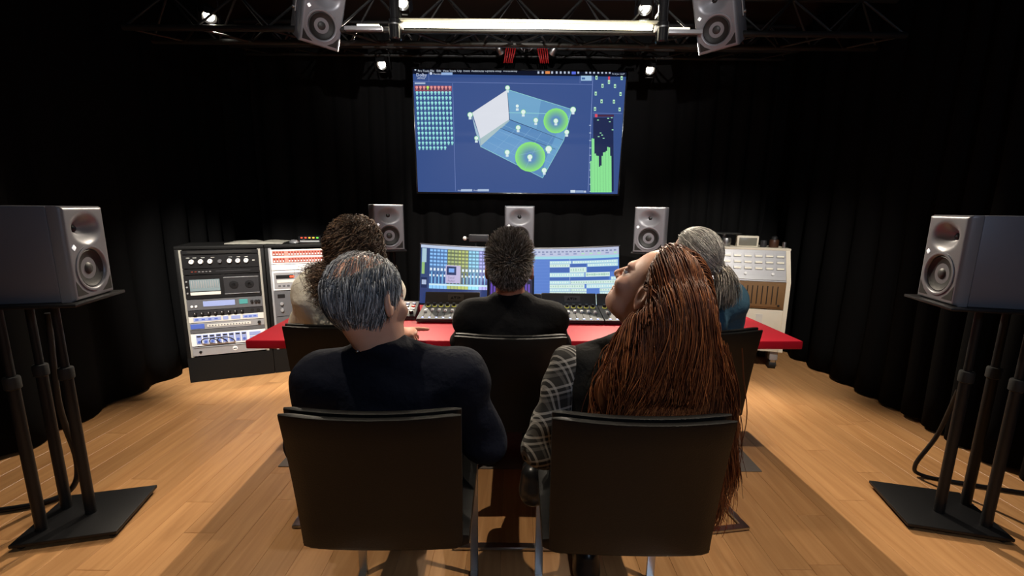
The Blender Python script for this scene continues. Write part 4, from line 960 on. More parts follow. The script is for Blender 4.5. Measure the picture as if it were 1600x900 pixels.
# added unseen spots that brighten the racks, the console and the front speakers
spotlight((-1.25, 1.35, 2.75), (-1.95, 3.3, 0.72), 'added unseen spotlight above the listeners brightening the equipment racks', 760, 36, 0.6, (1.0, 0.93, 0.83))
spotlight((1.35, 1.35, 2.75), (1.75, 3.6, 0.6), 'added unseen spotlight above the listeners brightening the cream console', 270, 46, 0.6, (1.0, 0.93, 0.83))
spotlight((0.0, 1.40, 2.80), (0.05, 3.5, 1.25), 'added unseen spotlight above the listeners brightening the monitor and front speakers', 320, 50, 0.6, (1.0, 0.93, 0.83))
spotlight((-0.95, 1.05, 2.85), (-0.70, 1.2, 0.0), 'downlight over the listeners on the left', 110, 62, 0.7)
spotlight((1.00, 1.05, 2.85), (0.70, 1.2, 0.0), 'downlight over the listeners on the right', 150, 62, 0.7)
spotlight((0.0, -1.2, 2.12), (0.0, 4.3, 3.05), 'spotlight at the rear of the room aimed at the back curtain', 620, 44, 0.8, (1.0, 0.95, 0.9))
# red cable bundles and small work lights over the wall screen
for i, (x, s) in enumerate(((-0.02, -1), (0.215, 1))):
    t_ = thing('cable_bundle', 'bundle of red cables hanging over the %s half of the wall screen' % ('left' if s < 0 else 'right'), 'cable', (x, 3.86, 2.60))
    for k in range(5):
        MB().tube([(s * (0.018 * k - 0.03), 0.0, -0.0), (s * (0.018 * k - 0.02) , -0.02, -0.06), (s * (0.016 * k - 0.005), -0.015, -0.11 - 0.008 * (k % 3)), (s * (0.016 * k), 0.0, -0.13)], 0.0055, 8).build('cable', M_REDCABLE, t_, 60)
    MB().tube([(-s * 0.03, 0, 0.02), (0, 0, 0.03), (s * 0.05, 0, 0.02)], 0.008, 8).build('tie', M_BLACKPLASTIC, t_, 60)
    w_ = thing('clip_lamp', 'small unlit clip lamp beside the %s red cable bundle' % ('left' if s < 0 else 'right'), 'lamp', (x + s * 0.085, 3.88, 2.55), (R(-25), 0, R(s * 40)))
    MB().lathe([(0.012, 0.07), (0.028, 0.05), (0.034, 0.0), (0.030, -0.002), (0.022, 0.03)], 18, Matrix.Rotation(R(75), 4, 'X'), False).build('shade', M_ALU, w_, 40)
    MB().tube([(0, 0.06, 0.01), (0, 0.08, 0.06), (0, 0.07, 0.10)], 0.005, 8).build('arm', M_BLACKMETAL, w_, 60)
t_ = tag(MB().tube([(-0.02 + 0.235 * k / 12, 3.84, 2.60 - 0.16 * math.sin(k / 12 * PI) ** 2 * (0.4 if k % 12 == 6 else 1) + 0.10 * math.sin(k / 12 * PI)) for k in range(13)], 0.0035, 6).build('hanging_wire', M_LGREY, None, 60), 'thin pale wire looping between the two red cable bundles', 'wire')
# ------------------------------------------------------------------ floor cables
def cable(pts, r, label):
    P = [Vector(p) for p in pts]; out = []
    for i in range(len(P) - 1):
        p0_, p1_, p2_, p3_ = P[max(i - 1, 0)], P[i], P[i + 1], P[min(i + 2, len(P) - 1)]
        for k in range(8):
            t = k / 8; out.append(0.5 * ((2 * p1_) + (-p0_ + p2_) * t + (2 * p0_ - 5 * p1_ + 4 * p2_ - p3_) * t * t + (-p0_ + 3 * p1_ - 3 * p2_ + p3_) * t ** 3))
    out.append(P[-1])
    return tag(MB().tube(out, r, 10).build('audio_cable', M_CABLE, None, 60), label, 'cable')
cable([(-1.935, 1.78, 0.85), (-1.96, 1.78, 0.45), (-1.97, 1.82, 0.16), (-1.99, 1.80, 0.03), (-2.04, 1.72, 0.012), (-2.2, 1.66, 0.012), (-2.42, 1.62, 0.012)], 0.0115, 'thick black cable running off the left speaker stand across the floor')
cable([(2.05, 1.90, 0.50), (2.06, 1.96, 0.25), (2.02, 2.0, 0.06), (2.06, 1.99, 0.010), (2.2, 1.93, 0.010), (2.42, 1.86, 0.010)], 0.009, 'black cable trailing from the right speaker stand to the curtain')

tag(MB().prism([(-0.012, -0.012), (0.012, -0.012), (0.0, 0.016)], 0.0006, 0.0012, 'z').build('tape_mark', mat('yellow_tape', srgb(215, 185, 30), 0.6), None, loc=(0.066, 1.924, 0)), 'small yellow triangle of tape stuck to the floor between the chairs', 'tape')

# ------------------------------------------------------------------ people: smooth implicit bodies turned into one surface
def A(*p): return np.array(p, dtype=np.float32)
def rcone(a, b, ra, rb):
    a = A(*a); b = A(*b); ab = b - a; L2 = float(ab @ ab) + 1e-9
    def f(P):
        t = np.clip((P - a) @ ab / L2, 0, 1)
        return np.linalg.norm(P - a - t[:, None] * ab, axis=1) - (ra + t * (rb - ra))
    return f
def ellip(c, r, Rm=None):
    c = A(*c); r = A(*r)
    def f(P):
        q = P - c
        if Rm is not None: q = q @ Rm
        k0 = np.linalg.norm(q / r, axis=1); k1 = np.linalg.norm(q / (r * r), axis=1) + 1e-9
        return k0 * (k0 - 1) / k1
    return f
def torus(c, n, R0, r0):
    c = A(*c); n = A(*n); n = n / np.linalg.norm(n)
    def f(P):
        q = P - c; h = q @ n; rad = np.linalg.norm(q - h[:, None] * n, axis=1)
        return np.sqrt((rad - R0) ** 2 + h * h) - r0
    return f
def smin(a, b, k):
    h = np.clip(0.5 + 0.5 * (b - a) / k, 0, 1)
    return b + (a - b) * h - k * h * (1 - h)
def smax(a, b, k): return -smin(-a, -b, k)
def union(fs, k):
    def f(P):
        d = fs[0](P)
        for g in fs[1:]: d = smin(d, g(P), k)
        return d
    return f
def nets(fn, lo, hi, h):
    """surface nets: (verts, quads) of fn = 0 inside the box lo..hi; coarse pass first, then only near the surface"""
    lo = np.array(lo, np.float32); n = np.ceil((np.array(hi) - lo) / (4 * h)).astype(int) * 4 + 1
    ax = [lo[i] + h * np.arange(n[i], dtype=np.float32) for i in range(3)]
    cx = [a[::4] for a in ax]
    G = np.stack(np.meshgrid(*cx, indexing='ij'), -1).reshape(-1, 3)
    Fc = fn(G).reshape([len(c) for c in cx])
    near = np.abs(Fc) < 4 * h * 2.2
    idx = [np.minimum((np.arange(n[i]) + 2) // 4, len(cx[i]) - 1) for i in range(3)]
    Fu = Fc[np.ix_(*idx)].astype(np.float32); mk = near[np.ix_(*idx)]
    I = np.argwhere(mk)
    Fu[mk] = fn(np.stack([ax[i][I[:, i]] for i in range(3)], -1))
    for i in range(3):                                    # close the surface at the box border
        s = [slice(None)] * 3
        for e in (0, -1): s[i] = e; Fu[tuple(s)] = np.maximum(Fu[tuple(s)], h * 0.3)
    ins = Fu < 0
    m = n - 1
    cnt = np.zeros(m, np.int8); acc = np.zeros((*m, 3), np.float32); num = np.zeros(m, np.int8)
    offs = [(a, b, c) for a in (0, 1) for b in (0, 1) for c in (0, 1)]
    sl = lambda o: tuple(slice(o[i], o[i] + m[i]) for i in range(3))
    for o in offs: cnt += ins[sl(o)]
    act = np.argwhere((cnt > 0) & (cnt < 8))
    V = np.zeros((len(act), 3), np.float32); N = np.zeros(len(act), np.float32)
    for o in offs:
        for d in range(3):
            if o[d]: continue
            o2 = list(o); o2[d] = 1
            fa = Fu[act[:, 0] + o[0], act[:, 1] + o[1], act[:, 2] + o[2]]; fb_ = Fu[act[:, 0] + o2[0], act[:, 1] + o2[1], act[:, 2] + o2[2]]
            c = (fa < 0) != (fb_ < 0); t = np.where(c, fa / (fa - fb_ + 1e-12), 0)
            p = np.tile(np.array(o, np.float32), (len(act), 1)); p[:, d] += t
            V += np.where(c[:, None], p, 0); N += c
    V = (V / N[:, None] + act) * h + lo
    vid = -np.ones(m, np.int64); vid[tuple(act.T)] = np.arange(len(act))
    Q = []
    for d in range(3):
        e1, e2 = (d + 1) % 3, (d + 2) % 3
        s0 = [slice(None)] * 3; s1 = [slice(None)] * 3; s0[d] = slice(0, m[d]); s1[d] = slice(1, m[d] + 1)
        for k in (e1, e2): s0[k] = slice(1, m[k]); s1[k] = slice(1, m[k])
        a = ins[tuple(s0)]; b = ins[tuple(s1)]
        for flip, msk in ((0, a & ~b), (1, b & ~a)):
            I = np.argwhere(msk)
            if not len(I): continue
            I[:, e1] += 1; I[:, e2] += 1
            def at(u, v):
                J = I.copy(); J[:, e1] -= u; J[:, e2] -= v; return vid[tuple(J.T)]
            q = np.stack([at(1, 1), at(0, 1), at(0, 0), at(1, 0)], 1)
            Q.append(q[:, ::-1] if flip else q)
    return V, np.vstack(Q)
def join(parts):
    V = []; F = []; n = 0
    for v, f in parts: V.append(v); F.append(f + n); n += len(v)
    return np.vstack(V), np.vstack(F)
def rotm(yaw, pitch, roll):
    return np.array(Matrix.Rotation(R(yaw), 3, 'Z') @ Matrix.Rotation(R(pitch), 3, 'X') @ Matrix.Rotation(R(roll), 3, 'Y'), dtype=np.float32)

def head_field(hc, Rm, sc=1.0):
    skull = union([ellip((0, -0.012, 0.025), (0.075, 0.096, 0.092)), ellip((0, 0.026, -0.040), (0.058, 0.066, 0.078)), ellip((0, 0.048, -0.084), (0.043, 0.044, 0.032)), rcone((0, 0.076, -0.098), (0, 0.078, -0.094), 0.017, 0.017)], 0.028)
    brow = ellip((0, 0.078, 0.024), (0.048, 0.016, 0.012)); nose = union([rcone((0, 0.088, 0.012), (0, 0.113, -0.026), 0.0085, 0.0115), rcone((-0.011, 0.101, -0.030), (0.011, 0.101, -0.030), 0.0075, 0.0075)], 0.008)
    lips = union([ellip((0, 0.094, -0.0605), (0.021, 0.008, 0.0055)), ellip((0, 0.092, -0.0715), (0.018, 0.008, 0.006))], 0.002)
    cheeks = union([ellip((-0.038, 0.066, -0.028), (0.024, 0.022, 0.022)), ellip((0.038, 0.066, -0.028), (0.024, 0.022, 0.022))], 0.01)
    soc = [ellip((s * 0.031, 0.098, 0.004), (0.017, 0.012, 0.011)) for s in (-1, 1)]
    lids = [ellip((s * 0.031, 0.0815, 0.0100), (0.0140, 0.0085, 0.0050)) for s in (-1, 1)] + [ellip((s * 0.031, 0.0810, -0.0040), (0.0130, 0.0080, 0.0040)) for s in (-1, 1)]
    eR = [np.array(Matrix.Rotation(s * R(22), 3, 'Z') @ Matrix.Rotation(R(-8), 3, 'X'), dtype=np.float32) for s in (-1, 1)]
    ears = [ellip((s * 0.0785, -0.012, -0.010), (0.009, 0.022, 0.036), eR[i]) for i, s in enumerate((-1, 1))]
    dents = [ellip((s * 0.086, -0.006, -0.004), (0.007, 0.012, 0.019), eR[i]) for i, s in enumerate((-1, 1))]
    def f(P):
        Q = (P - A(*hc)) @ Rm / sc
        d = skull(Q); d = smin(d, cheeks(Q), 0.02); d = smin(d, brow(Q), 0.014); d = smin(d, nose(Q), 0.010); d = smin(d, lips(Q), 0.006)
        for s_ in soc: d = smax(d, -s_(Q), 0.010)
        for l_ in lids: d = smin(d, l_(Q), 0.004)
        for e, dn in zip(ears, dents): d = smin(d, smax(e(Q), -dn(Q), 0.004), 0.006)
        return d * sc
    return f
def skull_field(hc, Rm, sc=1.0, grow=0.0):
    g = union([ellip((0, -0.012, 0.025), (0.075 + grow, 0.096 + grow, 0.092 + grow)), ellip((0, 0.026, -0.040), (0.058 + grow, 0.066 + grow, 0.078 + grow))], 0.028)
    return lambda P: g((P - A(*hc)) @ Rm / sc) * sc
def hand_field(w, fwd, nrm, side, curl, spread=0.12, thumb=0.7, sc=1.0):
    """side = +1/-1: which side the thumb leaves; curl: bend of each finger index..little (radians per joint)"""
    w = np.array(w, float); fw = np.array(fwd, float); fw /= np.linalg.norm(fw); n = np.array(nrm, float); n -= fw * (n @ fw); n /= np.linalg.norm(n); s = np.cross(fw, n) * side
    P_ = lambda a, b, c: tuple(w + sc * (fw * a + s * b + n * c))
    Rm = np.stack([fw, s, n], 1).astype(np.float32)
    fs = [ellip(P_(0.050, 0.0, 0.0), (0.052 * sc, 0.040 * sc, 0.0165 * sc), Rm), rcone(P_(-0.02, 0, 0), P_(0.03, 0, 0), 0.024 * sc, 0.024 * sc)]
    body = union(fs, 0.014)
    fingers = []
    for i, (b, L, r) in enumerate(((0.029, 0.072, 0.0092), (0.0095, 0.080, 0.0095), (-0.0105, 0.074, 0.0090), (-0.029, 0.058, 0.0080))):
        p = np.array([0.082 - 0.004 * abs(i - 1), b, 0.0]); a = 0.15; sp = (0.5 - i / 3.0) * spread * 2; segs = []
        for j, l in enumerate((0.45, 0.31, 0.24)):
            a += curl[i] * (1.0 if j < 2 else 0.7)
            q = p + L * l * np.array([math.cos(a) * math.cos(sp), math.cos(a) * math.sin(sp), math.sin(a)])
            segs.append(rcone(P_(*p), P_(*q), r * sc * (1 - 0.07 * j), r * sc * (0.95 - 0.08 * j))); p = q
        fingers.append(union(segs, 0.004))
    tb = [rcone(P_(0.018, 0.024, 0.004), P_(0.048, 0.050, 0.012), 0.0135 * sc, 0.0115 * sc), rcone(P_(0.048, 0.050, 0.012), P_(0.074, 0.058 - 0.02 * thumb, 0.016 + 0.012 * thumb), 0.0112 * sc, 0.0100 * sc), rcone(P_(0.074, 0.058 - 0.02 * thumb, 0.016 + 0.012 * thumb), P_(0.098, 0.056 - 0.034 * thumb, 0.016 + 0.018 * thumb), 0.0100 * sc, 0.0082 * sc)]
    tf = union(tb, 0.004)
    def f(P):
        d = body(P); d = smin(d, tf(P), 0.008)
        g = np.minimum.reduce([q(P) for q in fingers])
        return smin(d, g, 0.005)
    return f, (w + fw * 0.07 * sc, 0.13 * sc)

# hair strands -------------------------------------------------------
def strands(paths, rad, col0, col1, taper=0.55):
    """paths (N,S,3) -> three-sided tapering strands; colours root -> tip"""
    N, S_, _ = paths.shape
    T = np.gradient(paths, axis=1); T /= np.linalg.norm(T, axis=2, keepdims=True) + 1e-9
    ref = np.where(np.abs(T[..., 2:3]) > 0.9, A(1, 0, 0), A(0, 0, 1)); U = np.cross(T, ref); U /= np.linalg.norm(U, axis=2, keepdims=True) + 1e-9
    B = np.cross(T, U); t = np.linspace(0, 1, S_)[None, :, None]
    r = rad[:, None, None] * (1 - taper * t ** 2)
    V = np.stack([paths + r * (U * math.cos(a) + B * math.sin(a)) for a in (0.3, 0.3 + 2 * PI / 3, 0.3 + 4 * PI / 3)], 2)     # N,S,3,3
    base = (np.arange(N)[:, None] * S_ + np.arange(S_ - 1)[None, :]) * 3
    F = np.stack([np.stack([base + k, base + (k + 1) % 3, base + 3 + (k + 1) % 3, base + 3 + k], -1) for k in range(3)], 2).reshape(-1, 4)
    col = col0[:, None, :] * (1 - t) + col1[:, None, :] * t
    return V.reshape(-1, 3), F, np.repeat(col.reshape(-1, 3), 3, axis=0)
def scalp_roots(n, region, hc, Rm, sc=1.0, grow=0.003):
    out = []; tot = 0
    while tot < n:
        d = RNG.normal(size=(n * 2, 3)); d /= np.linalg.norm(d, axis=1, keepdims=True)
        Q = A(0, -0.012, 0.025) + d * (A(0.075, 0.096, 0.092) + grow)
        Q = Q[region(Q)]; out.append(Q); tot += len(Q)
    Q = np.vstack(out)[:n].astype(np.float32)
    return Q, (Q * sc) @ Rm.T + A(*hc)
def grad(fn, P, e=0.004):
    g = np.stack([fn(P + A(*v)) - fn(P - A(*v)) for v in ((e, 0, 0), (0, e, 0), (0, 0, e))], 1)
    return g / (np.linalg.norm(g, axis=1, keepdims=True) + 1e-9)
def grow_hair(root, d0, length, S_, pull, stiff, coll, off, limit=None, passes=1, hug=None):
    p = root.copy(); d = d0 / (np.linalg.norm(d0, axis=1, keepdims=True) + 1e-9); ds = (length / (S_ - 1))[:, None]; out = [p.copy()]
    for k in range(1, S_):
        g = pull(p, k / (S_ - 1)); g = g / (np.linalg.norm(g, axis=1, keepdims=True) + 1e-9)
        st = stiff if np.isscalar(stiff) else stiff(k / (S_ - 1))
        d = d * st + g * (1 - st); d /= np.linalg.norm(d, axis=1, keepdims=True) + 1e-9
        q = p + d * ds
        for _ in range(passes):
            c = coll(q); m = c < off
            if m.any():
                n_ = grad(coll, q[m]); q[m] += n_ * (off[m] - c[m])[:, None]
        if hug is not None:
            hg = hug(k / (S_ - 1)) if callable(hug) else hug
            c = coll(q); m = c > hg
            if m.any(): q[m] -= grad(coll, q[m]) * (c[m] - hg[m])[:, None]
        if limit is not None: q = limit(q)
        d = (q - p); d /= np.linalg.norm(d, axis=1, keepdims=True) + 1e-9
        p = q; out.append(p.copy())
    return np.stack(out, 1)
def region_std(Q):
    x, y, z = Q[:, 0], Q[:, 1], Q[:, 2]
    return (y - 0.55 * z < 0.036) & (z > -0.062 + np.maximum(0, y + 0.035) * 1.5)
def hair_cap(hc, Rm, sc, region_soft, grow, h=0.005):
    sk = skull_field(hc, Rm, sc, grow)
    def f(P):
        Q = (P - A(*hc)) @ Rm / sc
        return np.maximum(sk(P), region_soft(Q))
    c = np.array(hc); return nets(f, c - 0.16, c + 0.16, h)
def soft_std(Q):
    x, y, z = Q[:, 0], Q[:, 1], Q[:, 2]
    return np.maximum((y - 0.55 * z - 0.036) * 0.85, (-0.060 + np.maximum(0, y + 0.035) * 1.5 - z) * 0.6)
def hair_object(parts, parent, material, name='hair'):
    V = []; F = []; Cc = []; n = 0
    for v, f, c in parts:
        V.append(v); F.append(f + n); Cc.append(c); n += len(v)
    return mesh_np(name, np.vstack(V), np.vstack(F), material, parent, True, np.vstack(Cc))
def jitter(cols, n, w, amt=0.25):
    c = np.array(cols)[RNG.choice(len(cols), n, p=w)]
    return c * (1 + RNG.normal(size=(n, 1)) * amt).clip(0.4, 1.8)

def skin_mat(name, col):
    m = mat(name, col, 0.5, 0, 0.4, vary=0.10, scale=45, bump=0.12, bscale=420)
    b = m.node_tree.nodes['Principled BSDF']; b.inputs['Subsurface Weight'].default_value = 0.12; b.inputs['Subsurface Radius'].default_value = (0.02, 0.007, 0.004); b.inputs['Subsurface Scale'].default_value = 0.3
    return m

def make_person(label, loc, rot, J, hd, skin, top_mat, leg_mat, folds=0.004, collar=0.060, sleeve='long', build=1.0, cloth_h=0.009, top_name='shirt', sleeve_mat=None, hands=None, ease=0.0):
    """J: joints in the frame of the chair (facing +Y); hd: head centre, yaw, pitch, roll, scale"""
    hc, yaw, pit, rol, hs = hd; Rm = rotm(yaw, pit, rol)
    b = build
    pel, wai, che, nb = J['pelvis'], J['waist'], J['chest'], J['neck']
    def torso(g, sh=1.0):
        sl_, sr_ = np.array(J['shL']), np.array(J['shR']); mid = (sl_ + sr_) / 2; SL = tuple(mid + (sl_ - mid) * sh); SR = tuple(mid + (sr_ - mid) * sh)
        fs = [ellip(pel, (0.165 * b + g, 0.115 + g, 0.105 + g)), ellip(wai, (0.142 * b + g, 0.102 + g, 0.13 + g)), ellip(che, (0.158 * b + g, 0.108 + g, 0.135 + g)), rcone(SL, SR, 0.060 + g, 0.060 + g)]
        nbv = np.array(nb)
        for a in (np.array(SL), np.array(SR)):
            pass; fs.append(rcone(tuple(nbv * 0.75 + a * 0.25 + A(0, 0, -0.008)), tuple(a), 0.045 + g, 0.050 + g))
        return fs
    def arm(s, g, cut=1.0):
        e, w = np.array(J['el' + s]), np.array(J['wr' + s]); we = e + (w - e) * cut
        return [rcone(J['sh' + s], tuple(e), 0.054 * b + g, 0.043 + g), rcone(tuple(e), tuple(we), 0.042 + g, 0.042 + (0.027 - 0.042) * cut + g)]
    def leg(s, g, cut=1.0):
        x = -1 if s == 'L' else 1; hip = (pel[0] + x * 0.085, pel[1] + 0.01, pel[2] - 0.02)
        k, a = np.array(J['kn' + s]), np.array(J['an' + s]); ac = k + (a - k) * cut
        return [rcone(hip, tuple(k), 0.082 + g, 0.056 + g), rcone(tuple(k), tuple(ac), 0.055 + g, 0.036 + g)]
    hv = np.array(hc); headbase = tuple(hv + Rm @ A(0, -0.022, -0.045) * hs)
    neck = rcone(nb, headbase, 0.056, 0.053)
    neck2 = rcone(tuple(np.array(nb) + A(0, 0.01, -0.06)), nb, 0.050, 0.054)
    hf = head_field(hc, Rm, hs)
    core = union(torso(-0.004, 0.70 if sleeve_mat else 1.0) + arm('L', -0.003) + arm('R', -0.003) + leg('L', -0.004) + leg('R', -0.004) + [neck, neck2], 0.028)
    allp = np.array([J[k] for k in J]); lo = allp.min(0) - 0.15; hi = allp.max(0) + 0.15; lo[2] = 0.03
    parts = [nets(core, lo, hi, 0.014)]
    head = lambda P: smin(hf(P), union([neck, neck2], 0.02)(P), 0.022)
    parts.append(nets(head, hv - A(0.16, 0.16, 0.19), hv + A(0.16, 0.16, 0.16), 0.0036))
    H = hands or {}
    for s in 'LR':
        e, w = np.array(J['el' + s]), np.array(J['wr' + s])
        spec = H.get(s, {})
        hf_, (c, rr) = hand_field(w, spec.get('fwd', w - e), spec.get('nrm', (0, 0, -1)), spec.get('side', 1 if s == 'L' else -1), spec.get('curl', (0.35, 0.38, 0.42, 0.45)), thumb=spec.get('thumb', 0.7), sc=spec.get('sc', 0.95))
        fa = rcone(tuple(e), tuple(w), 0.039, 0.025)
        parts.append(nets(lambda P, a=hf_, q=fa: smin(a(P), q(P), 0.02), c - rr, c + rr, 0.0033))
    V, F = join(parts)
    body = mesh_np('person', V, F, skin, None, True, None, (loc[0], loc[1], 0), (0, 0, rot))
    tag(body, label, 'person')
    # clothes
    def fold(P): return folds * (np.sin(P[:, 0] * 24 + P[:, 2] * 36 + 2 * np.sin(P[:, 1] * 17)) * np.sin(P[:, 2] * 21 - P[:, 0] * 12 + P[:, 1] * 26) + 0.45 * np.sin(P[:, 2] * 62 + 3 * np.sin(P[:, 0] * 14 + P[:, 1] * 9)))
    colr = torus(tuple(np.array(nb) + A(0, 0.004, 0.012)), (0, 0.30, 1), collar, 0.013)
    cut = 0.96 if sleeve == 'long' else 0.02
    tops = torso(0.010 + ease, 0.70 if sleeve_mat else 1.0) + [rcone(tuple(np.array(nb) + A(0, 0.01, -0.07)), tuple(np.array(nb) + A(0, 0.003, -0.004)), 0.085, 0.068)] + ([] if sleeve_mat else arm('L', 0.011 + ease, cut) + arm('R', 0.011 + ease, cut))
    uf = union(tops, 0.04 + ease * 2)
    hem = pel[2] - 0.045
    shirt = lambda P: np.maximum(smin(uf(P) + fold(P), colr(P), 0.022), hem - P[:, 2])
    V, F = nets(shirt, allp.min(0) - 0.13, np.array([allp[:, 0].max() + .13, allp[:, 1].max() + .1, nb[2] + 0.12]), cloth_h)
    mesh_np(top_name, V, F, top_mat, body)
    if sleeve_mat:
        for s in 'LR':
            af = union(arm(s, 0.013, cut), 0.03); P3 = np.array([J['sh' + s], J['el' + s], J['wr' + s]])
            V, F = nets(lambda P: af(P) + fold(P), P3.min(0) - 0.10, P3.max(0) + 0.10, cloth_h)
            mesh_np('sleeve', V, F, sleeve_mat, body)
    tf = union(leg('L', 0.010, 0.97) + leg('R', 0.010, 0.97) + [ellip(pel, (0.168 * b, 0.120, 0.108))], 0.03)
    trousers = lambda P: np.maximum(tf(P) + fold(P) * 0.7, P[:, 2] - (pel[2] + 0.03))
    lp = np.array([J['knL'], J['knR'], J['anL'], J['anR'], pel])
    V, F = nets(trousers, lp.min(0) - 0.14, lp.max(0) + 0.14, 0.013)
    mesh_np('trousers', V, F, leg_mat, body)
    for s in 'LR':
        a = np.array(J['an' + s]); toe = a + A(0.01 if s == 'R' else -0.01, 0.15, 0) ; z = a[2] - 0.063; z0_ = a[2] - 0.097
        sf = union([rcone((a[0], a[1] - 0.035, z + 0.008), (toe[0], toe[1], z), 0.040, 0.036), rcone((a[0], a[1] - 0.02, z + 0.06), (a[0], a[1] - 0.02, z), 0.042, 0.042)], 0.03)
        sh = lambda P, g=sf: np.maximum(g(P), z0_ - P[:, 2])
        V, F = nets(sh, A(a[0] - 0.08, a[1] - 0.12, z0_ - 0.01), A(a[0] + 0.08, a[1] + 0.24, z0_ + 0.16), 0.008)
        mesh_np('shoe', V, F, MATS['shoe_black'], body)
    for s in (-1, 1):
        p = hv + Rm @ A(s * 0.031, 0.0770, 0.003) * hs
        mb = MB(); mb.lathe([(0.0003, -0.0118), (0.006, -0.0102), (0.0102, -0.006), (0.0118, 0), (0.0102, 0.006), (0.0055, 0.0104)], 16, None, False)
        M4 = Matrix.Translation(Vector(p)) @ Matrix(Rm.tolist()).to_4x4() @ Matrix.Rotation(R(-90), 4, 'X')
        e_ = tilted(mb, M4).build('eye', MATS['eye_white'], body, 80)
        tilted(MB().lathe([(0.0057, 0.0100), (0.0030, 0.0116), (0.0003, 0.0119)], 14, None, False), M4).build('iris', MATS['iris_brown'], e_, 80)
    collide = union(torso(0.012 + ease) + arm('L', 0.012 + ease) + arm('R', 0.012 + ease) + [neck], 0.03 + ease * 2)
    return body, Rm, collide
mat('shoe_black', (0.010, 0.010, 0.011), 0.3); mat('eye_white', srgb(225, 220, 214), 0.2); mat('iris_brown', (0.03, 0.018, 0.010), 0.15)
SK_A = skin_mat('skin_warm', srgb(198, 142, 116)); SK_B = skin_mat('skin_fair', srgb(206, 158, 136)); SK_C = skin_mat('skin_ruddy', srgb(190, 128, 104))
T_BLACK = mat('black_cotton', (0.0052, 0.0052, 0.0058), 0.85, 0, 0.12, vary=0.2, scale=30, bump=0.8, bscale=15, bdist=0.014)
T_NAVY = mat('navy_cotton', (0.0050, 0.0062, 0.0125), 0.85, 0, 0.12, vary=0.2, scale=30, bump=0.8, bscale=15, bdist=0.014)
T_CREAM = mat('cream_linen', srgb(230, 224, 208), 0.8, 0, 0.12, vary=0.08, scale=25, bump=0.8, bscale=15, bdist=0.014)
T_TEAL = mat('teal_cotton', srgb(62, 92, 110), 0.8, 0, 0.12, vary=0.08, scale=25, bump=0.8, bscale=15, bdist=0.014)
T_CHAR = mat('charcoal_fleece', (0.010, 0.010, 0.0095), 0.95, 0, 0.2, vary=0.25, scale=40, bump=0.8, bscale=15, bdist=0.014)
T_DENIM = mat('black_denim', (0.010, 0.011, 0.013), 0.85, 0, 0.12, vary=0.2, scale=40, bump=0.8, bscale=15, bdist=0.014)
def plaid_material():
    m = bpy.data.materials.new('grey_plaid_flannel'); m.use_nodes = True
    nt = m.node_tree; b = nt.nodes['Principled BSDF']; L = nt.links
    tc = nt.nodes.new('ShaderNodeTexCoord'); mp = nt.nodes.new('ShaderNodeMapping'); mp.inputs['Rotation'].default_value = (R(12), R(20), R(15)); L.new(tc.outputs['Object'], mp.inputs['Vector'])
    sp = nt.nodes.new('ShaderNodeSeparateXYZ'); L.new(mp.outputs[0], sp.inputs[0])
    def band(src, scale, lo_, w):
        a = nt.nodes.new('ShaderNodeMath'); a.operation = 'MULTIPLY'; a.inputs[1].default_value = scale; L.new(src, a.inputs[0])
        f = nt.nodes.new('ShaderNodeMath'); f.operation = 'FRACT'; L.new(a.outputs[0], f.inputs[0])
        c = nt.nodes.new('ShaderNodeMath'); c.operation = 'COMPARE'; c.inputs[1].default_value = lo_; c.inputs[2].default_value = w; L.new(f.outputs[0], c.inputs[0]); return c.outputs[0]
    def add(x, y, k=1.0):
        a = nt.nodes.new('ShaderNodeMath'); a.operation = 'MULTIPLY_ADD'; a.inputs[1].default_value = k; L.new(y, a.inputs[0]); L.new(x, a.inputs[2]); return a.outputs[0]
    v = band(sp.outputs[2], 17, 0.3, 0.05); v = add(v, band(sp.outputs[2], 17, 0.55, 0.05)); 
    s2 = nt.nodes.new('ShaderNodeMath'); s2.operation = 'ADD'; L.new(sp.outputs[0], s2.inputs[0]); L.new(sp.outputs[1], s2.inputs[1])
    v = add(v, band(s2.outputs[0], 19, 0.3, 0.05)); v = add(v, band(s2.outputs[0], 19, 0.55, 0.05)); v = add(v, band(sp.outputs[2], 17, 0.0, 0.14), 0.25); v = add(v, band(s2.outputs[0], 19, 0.0, 0.14), 0.25)
    mx = nt.nodes.new('ShaderNodeMix'); mx.data_type = 'RGBA'; mx.inputs['A'].default_value = (0.028, 0.027, 0.025, 1); mx.inputs['B'].default_value = (0.36, 0.34, 0.31, 1); mx.clamp_factor = True
    ml = nt.nodes.new('ShaderNodeMath'); ml.operation = 'MULTIPLY'; ml.inputs[1].default_value = 0.62; L.new(v, ml.inputs[0]); L.new(ml.outputs[0], mx.inputs['Factor'])
    L.new(mx.outputs['Result'], b.inputs['Base Color']); b.inputs['Roughness'].default_value = 0.9; b.inputs['Specular IOR Level'].default_value = 0.2
    return m
T_PLAID = plaid_material()
M_HAIR = attr_mat('hair_fibre', None, 0.48, 0.30); M_HAIRMATT = attr_mat('short_hair_fibre', None, 0.55, 0.35)
def J_(dz=0.0, lean=0.0, sx=0.165, **kw):
    j = dict(pelvis=(0, 0.155, 0.575), waist=(0, 0.135 + lean * .3, 0.69 + dz * .4), chest=(0, 0.12 + lean * .7, 0.80 + dz), shL=(-sx, 0.115 + lean, 0.885 + dz), shR=(sx, 0.115 + lean, 0.885 + dz), neck=(0, 0.105 + lean, 0.945 + dz),
             elL=(-0.235, 0.16, 0.66), elR=(0.235, 0.16, 0.66), wrL=(-0.10, 0.37, 0.64), wrR=(0.10, 0.37, 0.64), knL=(-0.105, 0.56, 0.535), knR=(0.105, 0.56, 0.535), anL=(-0.11, 0.50, 0.10), anR=(0.11, 0.50, 0.10))
    j.update(kw); return j
